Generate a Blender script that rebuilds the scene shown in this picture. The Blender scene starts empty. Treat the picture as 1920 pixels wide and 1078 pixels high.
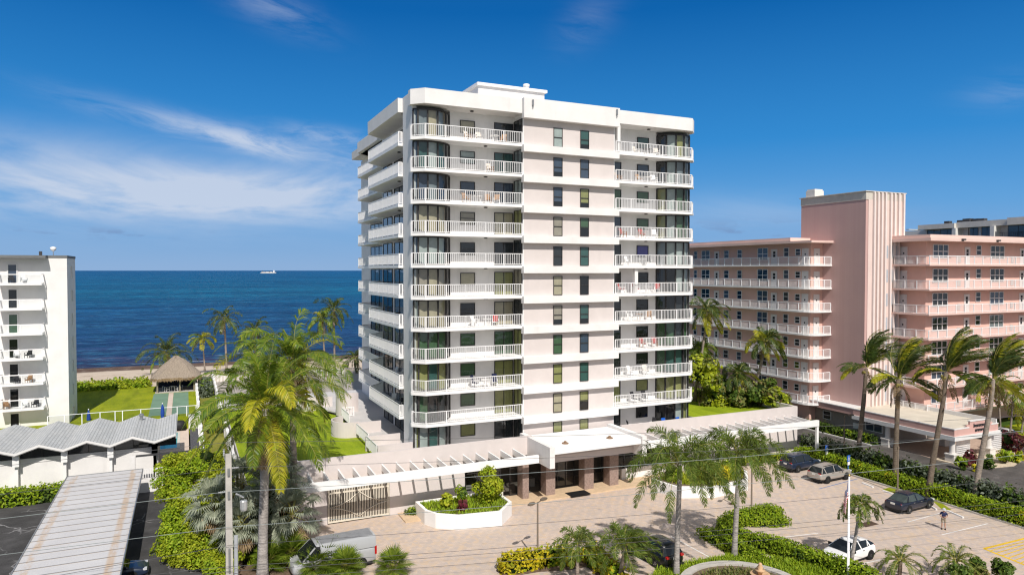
import bpy, math, random
from mathutils import Vector, Matrix, noise as mnoise
random.seed(7)
R = math.radians
sc = bpy.context.scene
COL = sc.collection
# ------------------------------------------------------------------ camera
F_PX = 1314.0; CAMH = 21.0; YAW = R(25); PIT = math.atan(32/1314.0)
SY, CY, CP, SP = math.sin(YAW), math.cos(YAW), math.cos(PIT), math.sin(PIT)
def ray(u, v):
    a = (u-960)/F_PX; b = (539-v)/F_PX
    fw = CP+b*SP; up = -SP+b*CP
    return a*CY+fw*SY, -a*SY+fw*CY, up
def G(u, v, z=0.0):
    x, y, w = ray(u, v); t = (z-CAMH)/w
    return x*t, y*t
def PY(u, v, Y):
    x, y, w = ray(u, v); t = Y/y
    return x*t, CAMH+w*t
def PX(u, v, X):
    x, y, w = ray(u, v); t = X/x
    return y*t, CAMH+w*t
def ZAT(X, Y, v):
    d = X*SY+Y*CY; b = (539-v)/F_PX
    return CAMH+d*(b*CP-SP)/(CP+b*SP)
def ATD(u, v, d):
    b = (539-v)/F_PX; h = d*(b*CP-SP)/(CP+b*SP); D = d*CP-h*SP
    r = (u-960)/F_PX*D
    return r*CY+d*SY, -r*SY+d*CY, CAMH+h
def DEP(X, Y): return X*SY+Y*CY
cd = bpy.data.cameras.new('camera'); cam = bpy.data.objects.new('camera', cd); COL.objects.link(cam)
cam.location = (0, 0, CAMH); cam.rotation_euler = (R(90)-PIT, 0, -YAW)
cd.sensor_width = 36; cd.lens = F_PX/1920*36; cd.clip_start = .5; cd.clip_end = 120000
sc.camera = cam
# ------------------------------------------------------------------ node helper
class X:
    def __init__(s, nt, sock): s.nt, s.k = nt, sock
    def _m(s, op, *o):
        n = s.nt.nodes.new('ShaderNodeMath'); n.operation = op
        for i, a in enumerate((s,)+o):
            if isinstance(a, X): s.nt.links.new(a.k, n.inputs[i])
            else: n.inputs[i].default_value = a
        return X(s.nt, n.outputs[0])
    def __add__(s, o): return s._m('ADD', o)
    __radd__ = __add__
    def __sub__(s, o): return s._m('SUBTRACT', o)
    def __rsub__(s, o): return (s*-1.0)+o
    def __mul__(s, o): return s._m('MULTIPLY', o)
    __rmul__ = __mul__
    def __truediv__(s, o): return s._m('DIVIDE', o)
    def f(s, op, *o): return s._m(op, *o)
    def clamp(s): return s._m('MINIMUM', 1.0)._m('MAXIMUM', 0.0)
    def step(s, a, b):
        n = s.nt.nodes.new('ShaderNodeMapRange'); n.interpolation_type = 'SMOOTHSTEP'
        s.nt.links.new(s.k, n.inputs[0]); n.inputs[1].default_value = a; n.inputs[2].default_value = b
        return X(s.nt, n.outputs[0])
def node(nt, t, **kw):
    n = nt.nodes.new(t)
    for k, v in kw.items(): setattr(n, k, v)
    return n
def put(nt, sock, v):
    if isinstance(v, X): nt.links.new(v.k, sock)
    elif hasattr(v, 'is_output'): nt.links.new(v, sock)
    elif isinstance(v, (tuple, list)) and len(v) == 3 and len(sock.default_value) == 4: sock.default_value = (*v, 1)
    else: sock.default_value = v
def mixc(nt, f, a, b, mode='MIX'):
    n = node(nt, 'ShaderNodeMix', data_type='RGBA', blend_type=mode)
    put(nt, n.inputs[0], f); put(nt, n.inputs[6], a); put(nt, n.inputs[7], b)
    return n.outputs[2]
def coords(nt, world=False):
    if world: return node(nt, 'ShaderNodeNewGeometry').outputs['Position']
    return node(nt, 'ShaderNodeTexCoord').outputs['Object']
def scaled(nt, v, s):
    n = node(nt, 'ShaderNodeVectorMath', operation='MULTIPLY'); nt.links.new(v, n.inputs[0])
    n.inputs[1].default_value = s if isinstance(s, tuple) else (s, s, s)
    return n.outputs[0]
def noise(nt, v, sc_, det=4, rough=.55, dist=0.0):
    n = node(nt, 'ShaderNodeTexNoise'); nt.links.new(v, n.inputs['Vector'])
    n.inputs['Scale'].default_value = sc_; n.inputs['Detail'].default_value = det
    n.inputs['Roughness'].default_value = rough; n.inputs['Distortion'].default_value = dist
    return X(nt, n.outputs['Fac'])
def bump(nt, h, dist, st=1.0):
    n = node(nt, 'ShaderNodeBump'); put(nt, n.inputs['Height'], h)
    n.inputs['Distance'].default_value = dist; n.inputs['Strength'].default_value = st
    return n.outputs[0]
def newmat(name):
    m = bpy.data.materials.new(name); m.use_nodes = True
    return m, m.node_tree, m.node_tree.nodes['Principled BSDF']
MATS = {}
def M(name, col, rough=.75, var=.12, scale=1.2, spec=.3, metal=0.0, bmp=0.0, bscale=30, world=False, coat=0, stain=0.0):
    """a plain surface with a little uneven wear"""
    if name in MATS: return MATS[name]
    m, nt, p = newmat(name)
    c = coords(nt, world)
    nz = noise(nt, c, scale, 5, .6)
    k = nz.step(.25, .75)
    a = tuple(x*(1-var) for x in col); b = tuple(min(1, x*(1+var*.6)) for x in col)
    cc = mixc(nt, k, a, b)
    if stain:
        st = noise(nt, scaled(nt, c, (1, 1, .16)), .9, 5, .6).step(.56, .78)*stain
        cc = mixc(nt, st, cc, tuple(x*.55 for x in col))
    put(nt, p.inputs['Base Color'], cc); p.inputs['Roughness'].default_value = rough
    p.inputs['Specular IOR Level'].default_value = spec; p.inputs['Metallic'].default_value = metal
    if coat: p.inputs['Coat Weight'].default_value = coat; p.inputs['Coat Roughness'].default_value = .03
    if bmp: put(nt, p.inputs['Normal'], bump(nt, noise(nt, c, bscale, 4, .6), bmp))
    MATS[name] = m
    return m
def leafmat(name, cols, trans=.25, rough=.55, spec=.25):
    m, nt, p = newmat(name)
    g = node(nt, 'ShaderNodeNewGeometry')
    cr = node(nt, 'ShaderNodeValToRGB'); nt.links.new(g.outputs['Random Per Island'], cr.inputs[0])
    e = cr.color_ramp.elements
    while len(e) < len(cols): e.new(.5)
    for i, c in enumerate(cols):
        e[i].position = i/(len(cols)-1); e[i].color = (*c, 1)
    big = noise(nt, coords(nt), .8, 3).step(.3, .7)
    col = mixc(nt, big*.5, cr.outputs[0], tuple(x*.62 for x in cols[len(cols)//2]))
    put(nt, p.inputs['Base Color'], col); p.inputs['Roughness'].default_value = rough; p.inputs['Specular IOR Level'].default_value = spec
    t = node(nt, 'ShaderNodeBsdfTranslucent'); put(nt, t.inputs[0], mixc(nt, .5, col, (.35, .42, .02), 'MIX'))
    mx = node(nt, 'ShaderNodeMixShader'); mx.inputs[0].default_value = trans
    nt.links.new(p.outputs[0], mx.inputs[1]); nt.links.new(t.outputs[0], mx.inputs[2])
    nt.links.new(mx.outputs[0], nt.nodes['Material Output'].inputs[0])
    MATS[name] = m
    return m
def glassmat(name, tint=(.62, .66, .66), refl=1.25):
    m, nt, p = newmat(name); nt.nodes.remove(p)
    tr = node(nt, 'ShaderNodeBsdfTransparent'); put(nt, tr.inputs[0], tint)
    gl = node(nt, 'ShaderNodeBsdfGlossy'); gl.inputs['Roughness'].default_value = .02; put(nt, gl.inputs[0], (1, 1, 1))
    c = coords(nt); put(nt, gl.inputs['Normal'], bump(nt, noise(nt, c, .9, 2), .012))
    lw_ = node(nt, 'ShaderNodeLayerWeight'); lw_.inputs[0].default_value = .5
    f = ((X(nt, lw_.outputs['Facing']).f('POWER', 5.0)*.92+.05)*refl).clamp()
    mx = node(nt, 'ShaderNodeMixShader'); put(nt, mx.inputs[0], f)
    nt.links.new(tr.outputs[0], mx.inputs[1]); nt.links.new(gl.outputs[0], mx.inputs[2])
    nt.links.new(mx.outputs[0], nt.nodes['Material Output'].inputs[0])
    MATS[name] = m
    return m
# ------------------------------------------------------------------ mesh builder
class MB:
    def __init__(s): s.v, s.f, s.m = [], [], []
    def add(s, vs, fs, mi=0):
        o = len(s.v); s.v += [tuple(p) for p in vs]
        for f in fs: s.f.append(tuple(o+i for i in f)); s.m.append(mi)
        return s
    def box(s, x0, x1, y0, y1, z0, z1, mi=0):
        return s.add([(x0, y0, z0), (x1, y0, z0), (x1, y1, z0), (x0, y1, z0), (x0, y0, z1), (x1, y0, z1), (x1, y1, z1), (x0, y1, z1)],
                     [(0, 3, 2, 1), (4, 5, 6, 7), (0, 1, 5, 4), (1, 2, 6, 5), (2, 3, 7, 6), (3, 0, 4, 7)], mi)
    def prism(s, poly, z0, z1, mi=0, cap=True):
        n = len(poly)
        a = sum(poly[i][0]*poly[(i+1) % n][1]-poly[(i+1) % n][0]*poly[i][1] for i in range(n))
        if a < 0: poly = poly[::-1]
        vs = [(x, y, z0) for x, y in poly]+[(x, y, z1) for x, y in poly]
        fs = [(i, (i+1) % n, n+(i+1) % n, n+i) for i in range(n)]
        if cap: fs += [tuple(range(n-1, -1, -1)), tuple(range(n, 2*n))]
        return s.add(vs, fs, mi)
    def beam(s, a, b, w, h, mi=0, up=(0, 0, 1)):
        a, b = Vector(a), Vector(b); t = (b-a).normalized(); sd = t.cross(Vector(up))
        if sd.length < 1e-5: sd = Vector((1, 0, 0))
        sd.normalize(); u = sd.cross(t)
        q = [a+sd*(i*w/2)+u*(j*h/2) for i, j in ((-1, -1), (1, -1), (1, 1), (-1, 1))]+[b+sd*(i*w/2)+u*(j*h/2) for i, j in ((-1, -1), (1, -1), (1, 1), (-1, 1))]
        return s.add(q, [(0, 1, 2, 3), (7, 6, 5, 4), (0, 4, 5, 1), (1, 5, 6, 2), (2, 6, 7, 3), (3, 7, 4, 0)], mi)
    def tube(s, pts, r, n=8, mi=0, cap=True):
        pts = [Vector(p) for p in pts]; rs = r if isinstance(r, (list, tuple)) else [r]*len(pts)
        o = len(s.v); prev = None
        for i, p in enumerate(pts):
            t = (pts[min(i+1, len(pts)-1)]-pts[max(i-1, 0)]).normalized()
            if prev is None:
                prev = t.cross(Vector((0, 1, 0)) if abs(t.y) < .9 else Vector((1, 0, 0))).normalized()
            sd = (prev-t*prev.dot(t)).normalized(); prev = sd; u = t.cross(sd)
            for k in range(n):
                a = 2*math.pi*k/n; q = p+(sd*math.cos(a)+u*math.sin(a))*rs[i]; s.v.append(tuple(q))
        for i in range(len(pts)-1):
            for k in range(n):
                a, b = o+i*n+k, o+i*n+(k+1) % n
                s.f.append((a, b, b+n, a+n)); s.m.append(mi)
        if cap:
            s.f.append(tuple(o+k for k in range(n-1, -1, -1))); s.m.append(mi)
            e = o+(len(pts)-1)*n; s.f.append(tuple(e+k for k in range(n))); s.m.append(mi)
        return s
    def lathe(s, prof, c=(0, 0, 0), n=16, mi=0):
        o = len(s.v)
        for r, z in prof:
            for k in range(n):
                a = 2*math.pi*k/n; s.v.append((c[0]+r*math.cos(a), c[1]+r*math.sin(a), c[2]+z))
        for i in range(len(prof)-1):
            for k in range(n):
                a, b = o+i*n+k, o+i*n+(k+1) % n
                s.f.append((a, b, b+n, a+n)); s.m.append(mi)
        s.f.append(tuple(o+k for k in range(n-1, -1, -1))); s.m.append(mi)
        e = o+(len(prof)-1)*n; s.f.append(tuple(e+k for k in range(n))); s.m.append(mi)
        return s
    def mesh(s, name, mats):
        me = bpy.data.meshes.new(name); me.from_pydata(s.v, [], s.f)
        for m in (mats if isinstance(mats, (list, tuple)) else [mats]): me.materials.append(m)
        if any(s.m): me.polygons.foreach_set('material_index', s.m)
        me.update(); return me
    def build(s, name, mats, parent=None, smooth=False, loc=(0, 0, 0)):
        me = s.mesh(name, mats)
        if smooth:
            me.polygons.foreach_set('use_smooth', [True]*len(me.polygons))
        o = bpy.data.objects.new(name, me); COL.objects.link(o)
        o.location = loc
        if parent is not None: o.parent = parent
        return o
def inst(name, me, parent, loc=(0, 0, 0), rz=0):
    o = bpy.data.objects.new(name, me); COL.objects.link(o); o.location = loc; o.rotation_euler = (0, 0, rz)
    o.parent = parent; return o
def tag(o, label=None, cat=None, group=None, kind=None):
    if label: o['label'] = label
    if cat: o['category'] = cat
    if group: o['group'] = group
    if kind: o['kind'] = kind
    return o
def thing(name, label, cat, loc=(0, 0, 0), rz=0, group=None):
    o = bpy.data.objects.new(name, None); COL.objects.link(o); o.location = loc; o.rotation_euler = (0, 0, rz)
    o.empty_display_size = .3
    return tag(o, label, cat, group)
KIDS = {}
def kids(o): return [c for c in bpy.data.objects if c.parent == o]
def dup(root, loc, rz, label, group=None, scale=1.0):
    r = root.copy(); COL.objects.link(r); r.location = loc; r.rotation_euler = (0, 0, rz); r.scale = (scale,)*3
    r['label'] = label
    if group: r['group'] = group
    for ch in kids(root):
        c = ch.copy(); COL.objects.link(c); c.parent = r
        for g in kids(ch):
            d = g.copy(); COL.objects.link(d); d.parent = c
    return r
def struct(name, mb, m, smooth=False): return tag(mb.build(name, m, None, smooth), kind='structure')
# ------------------------------------------------------------------ world, sun, exposure
SUN_AZ = math.atan2(.17, .985)            # light travels towards +Y and a little +X
SUN_EL = R(46)
w = bpy.data.worlds.new('World'); sc.world = w; w.use_nodes = True
nt = w.node_tree; bg = nt.nodes['Background']
sky = node(nt, 'ShaderNodeTexSky', sky_type='NISHITA', sun_disc=False)
sky.sun_elevation = SUN_EL; sky.sun_rotation = SUN_AZ+math.pi; sky.altitude = 10; sky.air_density = 1.0; sky.dust_density = .35; sky.ozone_density = 3.0
hs = node(nt, 'ShaderNodeHueSaturation'); hs.inputs['Saturation'].default_value = 1.32; hs.inputs['Value'].default_value = .92
nt.links.new(sky.outputs[0], hs.inputs['Color'])
tc = node(nt, 'ShaderNodeTexCoord').outputs['Generated']
sp = node(nt, 'ShaderNodeSeparateXYZ'); nt.links.new(tc, sp.inputs[0])
dx, dy, dz = (X(nt, sp.outputs[i]) for i in range(3))
az = dx.f('ARCTAN2', dy)*57.29578          # degrees from +Y towards +X
el = dz.f('ARCSINE')*57.29578
def cvec(a, e):
    n = node(nt, 'ShaderNodeCombineXYZ'); put(nt, n.inputs[0], a); put(nt, n.inputs[1], e); return n.outputs[0]
n1 = noise(nt, cvec(az*.05, (el+az*.06)*.22), 1.0, 7, .6, .7)
n2 = noise(nt, cvec(az*.16+9, (el+az*.16)*.7), 1.0, 6, .65, .6)
n3 = noise(nt, cvec(az*.30+3, el*1.1), 1.0, 5, .6, .3)
def blob(a0, e0, sa, se, tilt=0.0):
    da = (az-a0)/sa; de = (el-e0-(az-a0)*tilt)/se
    return (da*da+de*de)*-1.0
def _exp(b):
    n = node(nt, 'ShaderNodeMath', operation='EXPONENT'); nt.links.new(b.k, n.inputs[0]); return X(nt, n.outputs[0])
def azel(u, v):
    x, y, z = ray(u, v); return math.degrees(math.atan2(x, y)), math.degrees(math.atan2(z, math.hypot(x, y)))
cl = None
for (u, v, du, dv, tilt, wgt, nz) in ((100, 340, 480, 60, -.02, 1.05, n1), (540, 358, 280, 40, .0, .85, n1), (470, 266, 190, 19, -.17, 1.0, n2), (300, 385, 400, 26, .0, .45, n3),
                                 (505, 10, 80, 30, -.3, .30, n2), (1100, 40, 50, 40, .4, .12, n2), (1400, 400, 230, 34, .0, .28, n1), (1900, 170, 60, 22, 0, .2, n2),
                                 (620, 258, 90, 16, -.1, .5, n3)):
    a0, e0 = azel(u, v)
    t = _exp(blob(a0, e0, du/23.0, dv/23.0, tilt))*nz.step(.27, .66)*wgt
    cl = t if cl is None else cl+t
low = _exp(blob(azel(1400, 440)[0], .9+1.9, 11, .9))*n3.step(.5, .66)*.75+_exp(blob(azel(180, 448)[0], 2.6, 7, .35))*n3.step(.52, .66)*.8
cl = cl.clamp()
# clear maritime air: sky deepens from the pale horizon; unseen pale zenith is added fill
gr = node(nt, 'ShaderNodeValToRGB'); ge = gr.color_ramp.elements
kk = (el+2.0)/92.0; nt.links.new(kk.k, gr.inputs[0])
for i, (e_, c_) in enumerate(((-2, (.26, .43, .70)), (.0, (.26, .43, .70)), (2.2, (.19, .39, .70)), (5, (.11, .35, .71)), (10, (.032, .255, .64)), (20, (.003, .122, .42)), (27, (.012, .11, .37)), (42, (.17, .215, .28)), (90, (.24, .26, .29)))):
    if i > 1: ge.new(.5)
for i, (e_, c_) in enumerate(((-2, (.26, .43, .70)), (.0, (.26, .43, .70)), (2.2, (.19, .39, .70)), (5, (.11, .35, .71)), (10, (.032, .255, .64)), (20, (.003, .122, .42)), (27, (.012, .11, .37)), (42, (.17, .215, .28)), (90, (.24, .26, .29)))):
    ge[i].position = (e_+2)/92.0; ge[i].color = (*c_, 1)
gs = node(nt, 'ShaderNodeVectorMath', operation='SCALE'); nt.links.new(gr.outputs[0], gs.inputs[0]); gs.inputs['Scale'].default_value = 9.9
base_sky = mixc(nt, .96, hs.outputs[0], gs.outputs[0])
# the half of the sky around the sun, behind the camera, is brighter and whiter
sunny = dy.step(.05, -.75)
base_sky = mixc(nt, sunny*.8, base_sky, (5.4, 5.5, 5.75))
c1 = mixc(nt, cl*.84, base_sky, (6.0, 6.7, 8.0))
c2 = mixc(nt, low.clamp()*.8, c1, (1.75, 2.75, 4.9))
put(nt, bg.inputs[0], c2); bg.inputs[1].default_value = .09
sd = bpy.data.lights.new('sun', 'SUN'); sd.energy = 4.15; sd.angle = R(.53); sd.color = (1.0, .945, .87)
so = bpy.data.objects.new('sun', sd); COL.objects.link(so)
tv = Vector((math.sin(SUN_AZ)*math.cos(SUN_EL), math.cos(SUN_AZ)*math.cos(SUN_EL), -math.sin(SUN_EL)))
so.rotation_euler = tv.to_track_quat('-Z', 'Y').to_euler(); so.location = (0, -20, 60)
sc.view_settings.view_transform = 'Standard'; sc.view_settings.look = 'None'; sc.view_settings.exposure = 0.17; sc.view_settings.gamma = 1.0
sc.cycles.use_denoising = True; sc.cycles.denoising_prefilter = 'NONE'; sc.cycles.denoising_input_passes = 'RGB_ALBEDO_NORMAL'; sc.cycles.filter_width = 1.2; sc.cycles.sample_clamp_indirect = 6
sc.cycles.max_bounces = 8; sc.cycles.transparent_max_bounces = 12; sc.cycles.caustics_reflective = False; sc.cycles.caustics_refractive = False
# ------------------------------------------------------------------ materials
WHITE = M('white_stucco', (.775, .755, .74), .8, .07, .5, .25, bmp=0, stain=.2)
WHITE2 = M('white_paint', (.84, .83, .82), .55, .04, .8, .3)
BLUSH = M('blush_stucco', (.635, .575, .555), .8, .05, .6, .2, bmp=0, stain=.12)
CREAM = M('cream_wall', (.70, .665, .63), .8, .06, .6, .2, stain=.12)
RAIL = M('rail_white', (.85, .84, .84), .4, .03, 2, .4)
BRONZE = M('bronze_frame', (.035, .032, .032), .45, .1, 3, .4)
DARK = M('dark_void', (.012, .013, .014), .8, .2, 1, .2)
STEEL = M('grey_metal', (.34, .35, .36), .4, .1, 3, .5, .6)
DGREY = M('dark_grey', (.05, .05, .055), .6, .15, 2, .3)
CONC = M('concrete', (.48, .455, .42), .85, .14, 1.5, .2, bmp=.01, stain=.2)
PINK = M('pink_wall', (.715, .465, .395), .8, .07, .4, .2, stain=.14)
PALEPINK = M('pale_pink', (.74, .54, .485), .8, .06, .5, .2, stain=.1)
TAUPE = M('taupe_wall', (.40, .35, .315), .85, .08, .7, .2, stain=.1)
GLASS = glassmat('window_glass', (.76, .80, .80))
GLASSG = glassmat('clear_panel', (.86, .89, .90), .9)
CURT = [M('curtain_'+n, c, .9, .12, 1.5, .1) for n, c in (('dark', (.045, .05, .055)), ('grey', (.30, .33, .35)), ('beige', (.62, .52, .36)), ('olive', (.42, .40, .16)),
        ('green', (.10, .18, .10)), ('teal', (.07, .16, .145)), ('blue', (.09, .12, .18)), ('sand', (.50, .42, .34)), ('pale', (.58, .62, .59)), ('black', (.016, .018, .02)), ('purple', (.10, .085, .40)))]
LEAF = leafmat('hedge_leaf', [(.13, .24, .012), (.30, .43, .02), (.46, .55, .03)], .34)
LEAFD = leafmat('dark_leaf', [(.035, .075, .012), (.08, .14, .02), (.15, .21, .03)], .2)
LEAFY = leafmat('yellow_leaf', [(.22, .26, .015), (.58, .50, .02), (.74, .57, .02), (.28, .33, .02)], .25)
LEAFS = leafmat('bright_shrub_leaf', [(.17, .24, .012), (.34, .42, .02), (.50, .53, .03), (.22, .30, .015)], .32)
LEAFG = leafmat('grey_green_leaf', [(.06, .08, .05), (.13, .16, .11), (.22, .25, .19)], .15)
LEAFR = leafmat('red_leaf', [(.06, .008, .02), (.16, .02, .04), (.10, .05, .02)], .2)
SEAG = leafmat('sea_grape_leaf', [(.05, .09, .02), (.13, .17, .035), (.25, .26, .07), (.22, .13, .06)], .2)
FROND = leafmat('coconut_frond', [(.04, .095, .008), (.085, .16, .012), (.155, .23, .016), (.30, .32, .025)], .28, .42, .35)
FRONDD = leafmat('dark_frond', [(.024, .048, .010), (.05, .085, .014), (.10, .13, .02)], .22, .42, .4)
FRONDY = leafmat('yellow_frond', [(.20, .24, .012), (.40, .39, .02), (.55, .46, .03)], .3, .45)
FRONDF = leafmat('feather_frond', [(.05, .095, .014), (.11, .17, .022), (.21, .25, .045)], .25, .45)
FRONDB = leafmat('brown_frond', [(.20, .13, .07), (.32, .23, .13), (.14, .09, .05)], .1, .8)
FANS = leafmat('silver_fan', [(.19, .22, .16), (.31, .34, .25), (.42, .44, .33)], .15, .5, .3)
FANG = leafmat('green_fan', [(.06, .12, .012), (.15, .22, .02), (.26, .31, .04)], .25, .45)
def trunkmat(name, col):
    m, nt, p = newmat(name); c = coords(nt); sx = node(nt, 'ShaderNodeSeparateXYZ'); nt.links.new(c, sx.inputs[0])
    ring = ((X(nt, sx.outputs[2])*5.2+noise(nt, c, 2.0, 3)*1.6).f('FRACT')); rg = ring.step(.0, .25)*(ring.step(.8, 1.0)*-1.0+1.0)
    cc = mixc(nt, noise(nt, c, 2.2, 6, .7).step(.3, .75), tuple(x*.62 for x in col), tuple(x*1.15 for x in col)); cc = mixc(nt, (rg*-1.0+1.0)*.28, cc, tuple(x*.5 for x in col))
    put(nt, p.inputs['Base Color'], cc); p.inputs['Roughness'].default_value = .92; p.inputs['Specular IOR Level'].default_value = .1
    put(nt, p.inputs['Normal'], bump(nt, rg*.5+noise(nt, c, 9, 4), .02)); return m
TRUNK = trunkmat('palm_trunk', (.33, .275, .23)); TRUNKD = trunkmat('dark_trunk', (.19, .15, .115)); TRUNKG = trunkmat('grey_trunk', (.42, .385, .36))
SHAFT = M('crownshaft', (.16, .22, .05), .5, .2, 2, .3)
TWIG = M('twig', (.10, .075, .045), .9, .2, 4, .1)
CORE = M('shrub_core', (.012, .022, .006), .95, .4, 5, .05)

def pavers():
    m, nt, p = newmat('pavers'); c = coords(nt, True)
    mp = node(nt, 'ShaderNodeMapping'); nt.links.new(c, mp.inputs[0]); mp.inputs['Rotation'].default_value = (0, 0, R(38))
    b = node(nt, 'ShaderNodeTexBrick'); nt.links.new(mp.outputs[0], b.inputs[0])
    b.inputs['Scale'].default_value = 1; b.inputs['Brick Width'].default_value = .30; b.inputs['Row Height'].default_value = .15; b.inputs['Mortar Size'].default_value = .008
    put(nt, b.inputs['Color1'], (.62, .495, .405)); put(nt, b.inputs['Color2'], (.53, .43, .37)); put(nt, b.inputs['Mortar'], (.42, .35, .30))
    v = node(nt, 'ShaderNodeTexVoronoi'); nt.links.new(mp.outputs[0], v.inputs['Vector']); v.inputs['Scale'].default_value = 3.2
    s = node(nt, 'ShaderNodeSeparateColor'); nt.links.new(v.outputs['Color'], s.inputs[0])
    k = X(nt, s.outputs[0])
    col = mixc(nt, k.step(.55, .85)*.6, b.outputs[0], (.58, .43, .29)); col = mixc(nt, X(nt, s.outputs[1]).step(.6, .9)*.55, col, (.42, .365, .35))
    wv = node(nt, 'ShaderNodeTexWave'); nt.links.new(mp.outputs[0], wv.inputs[0]); wv.inputs['Scale'].default_value = .42; wv.inputs['Distortion'].default_value = 3; wv.inputs['Detail'].default_value = 3
    col = mixc(nt, X(nt, wv.outputs['Fac']).step(.2, .9)*.25, col, (.43, .37, .345))
    big = noise(nt, c, .12, 5, .6).step(.35, .75); col = mixc(nt, big*.35, col, (.44, .385, .34))
    st = noise(nt, c, .6, 6, .7).step(.58, .75); col = mixc(nt, st*.5, col, (.28, .24, .215))
    oil = noise(nt, c, .33, 2, .5).step(.68, .74)*noise(nt, c, 2.5, 4, .7).step(.35, .6); col = mixc(nt, oil*.45, col, (.12, .10, .09))
    tr_ = noise(nt, scaled(nt, c, (.06, .9, 1)), 1.0, 4, .6, .4).step(.55, .72); col = mixc(nt, tr_*.22, col, (.31, .265, .24))
    put(nt, p.inputs['Base Color'], col); p.inputs['Roughness'].default_value = .85; p.inputs['Specular IOR Level'].default_value = .2
    return m
def asphalt(name, base, crack=1.0):
    m, nt, p = newmat(name); c = coords(nt, True)
    col = mixc(nt, noise(nt, c, .5, 6, .65).step(.3, .75), base, tuple(x*1.75 for x in base))
    st = noise(nt, scaled(nt, c, (.35, 1.1, 1)), .5, 5, .6, 1.0).step(.55, .75); col = mixc(nt, st*.45, col, tuple(x*2.6 for x in base))
    v = node(nt, 'ShaderNodeTexVoronoi', feature='DISTANCE_TO_EDGE'); v.inputs['Scale'].default_value = .33
    wp = node(nt, 'ShaderNodeVectorMath', operation='ADD'); nt.links.new(c, wp.inputs[0])
    nn = node(nt, 'ShaderNodeTexNoise'); nn.inputs['Scale'].default_value = 1.1; nt.links.new(c, nn.inputs['Vector']); nt.links.new(nn.outputs['Color'], wp.inputs[1])
    nt.links.new(wp.outputs[0], v.inputs['Vector'])
    cr = X(nt, v.outputs['Distance']).step(.022, .008)*noise(nt, c, .14, 3).step(.5, .6)
    col = mixc(nt, cr*.75*crack, col, tuple(min(.5, x*6) for x in base))
    put(nt, p.inputs['Base Color'], col); p.inputs['Roughness'].default_value = .9; p.inputs['Specular IOR Level'].default_value = .25
    put(nt, p.inputs['Normal'], bump(nt, noise(nt, c, 40, 3), .01))
    return m
def lawn(name, a, b, c3):
    m, nt, p = newmat(name); c = coords(nt, True)
    col = mixc(nt, noise(nt, c, .25, 5, .65).step(.3, .7), a, b)
    col = mixc(nt, noise(nt, c, 6, 4, .7).step(.35, .8)*.6, col, c3)
    col = mixc(nt, noise(nt, scaled(nt, c, (1, .2, 1)), .9, 3).step(.45, .7)*.5, col, tuple(x*.62 for x in a)); col = mixc(nt, noise(nt, c, .5, 5, .7).step(.58, .72)*.45, col, (.30, .26, .08))
    put(nt, p.inputs['Base Color'], col); p.inputs['Roughness'].default_value = .9; p.inputs['Specular IOR Level'].default_value = .15
    put(nt, p.inputs['Normal'], bump(nt, noise(nt, c, 14, 4, .7), .06))
    return m
def beach_mat():
    m, nt, p = newmat('beach_sand'); c = coords(nt, True)
    sx = node(nt, 'ShaderNodeSeparateXYZ'); nt.links.new(c, sx.inputs[0]); y = X(nt, sx.outputs[1]); z = X(nt, sx.outputs[2])
    col = mixc(nt, noise(nt, c, .5, 5).step(.3, .7), (.54, .44, .34), (.61, .51, .41))
    wob = noise(nt, scaled(nt, c, (.35, 1, 1)), .25, 5, .7)*7.0
    yy = y+wob
    weed = yy.step(167.5, 171)*noise(nt, scaled(nt, c, (.5, 1, 1)), .8, 5, .7).step(.30, .46)
    col = mixc(nt, weed*.92, col, (.085, .045, .03))
    wr = yy.step(157, 158)*(yy.step(159.5, 160.5)*-1.0+1.0)*noise(nt, c, .9, 5, .7).step(.5, .6)
    col = mixc(nt, wr*.6, col, (.16, .10, .07))
    put(nt, p.inputs['Base Color'], col); p.inputs['Roughness'].default_value = .95; p.inputs['Specular IOR Level'].default_value = .1
    return m
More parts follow.
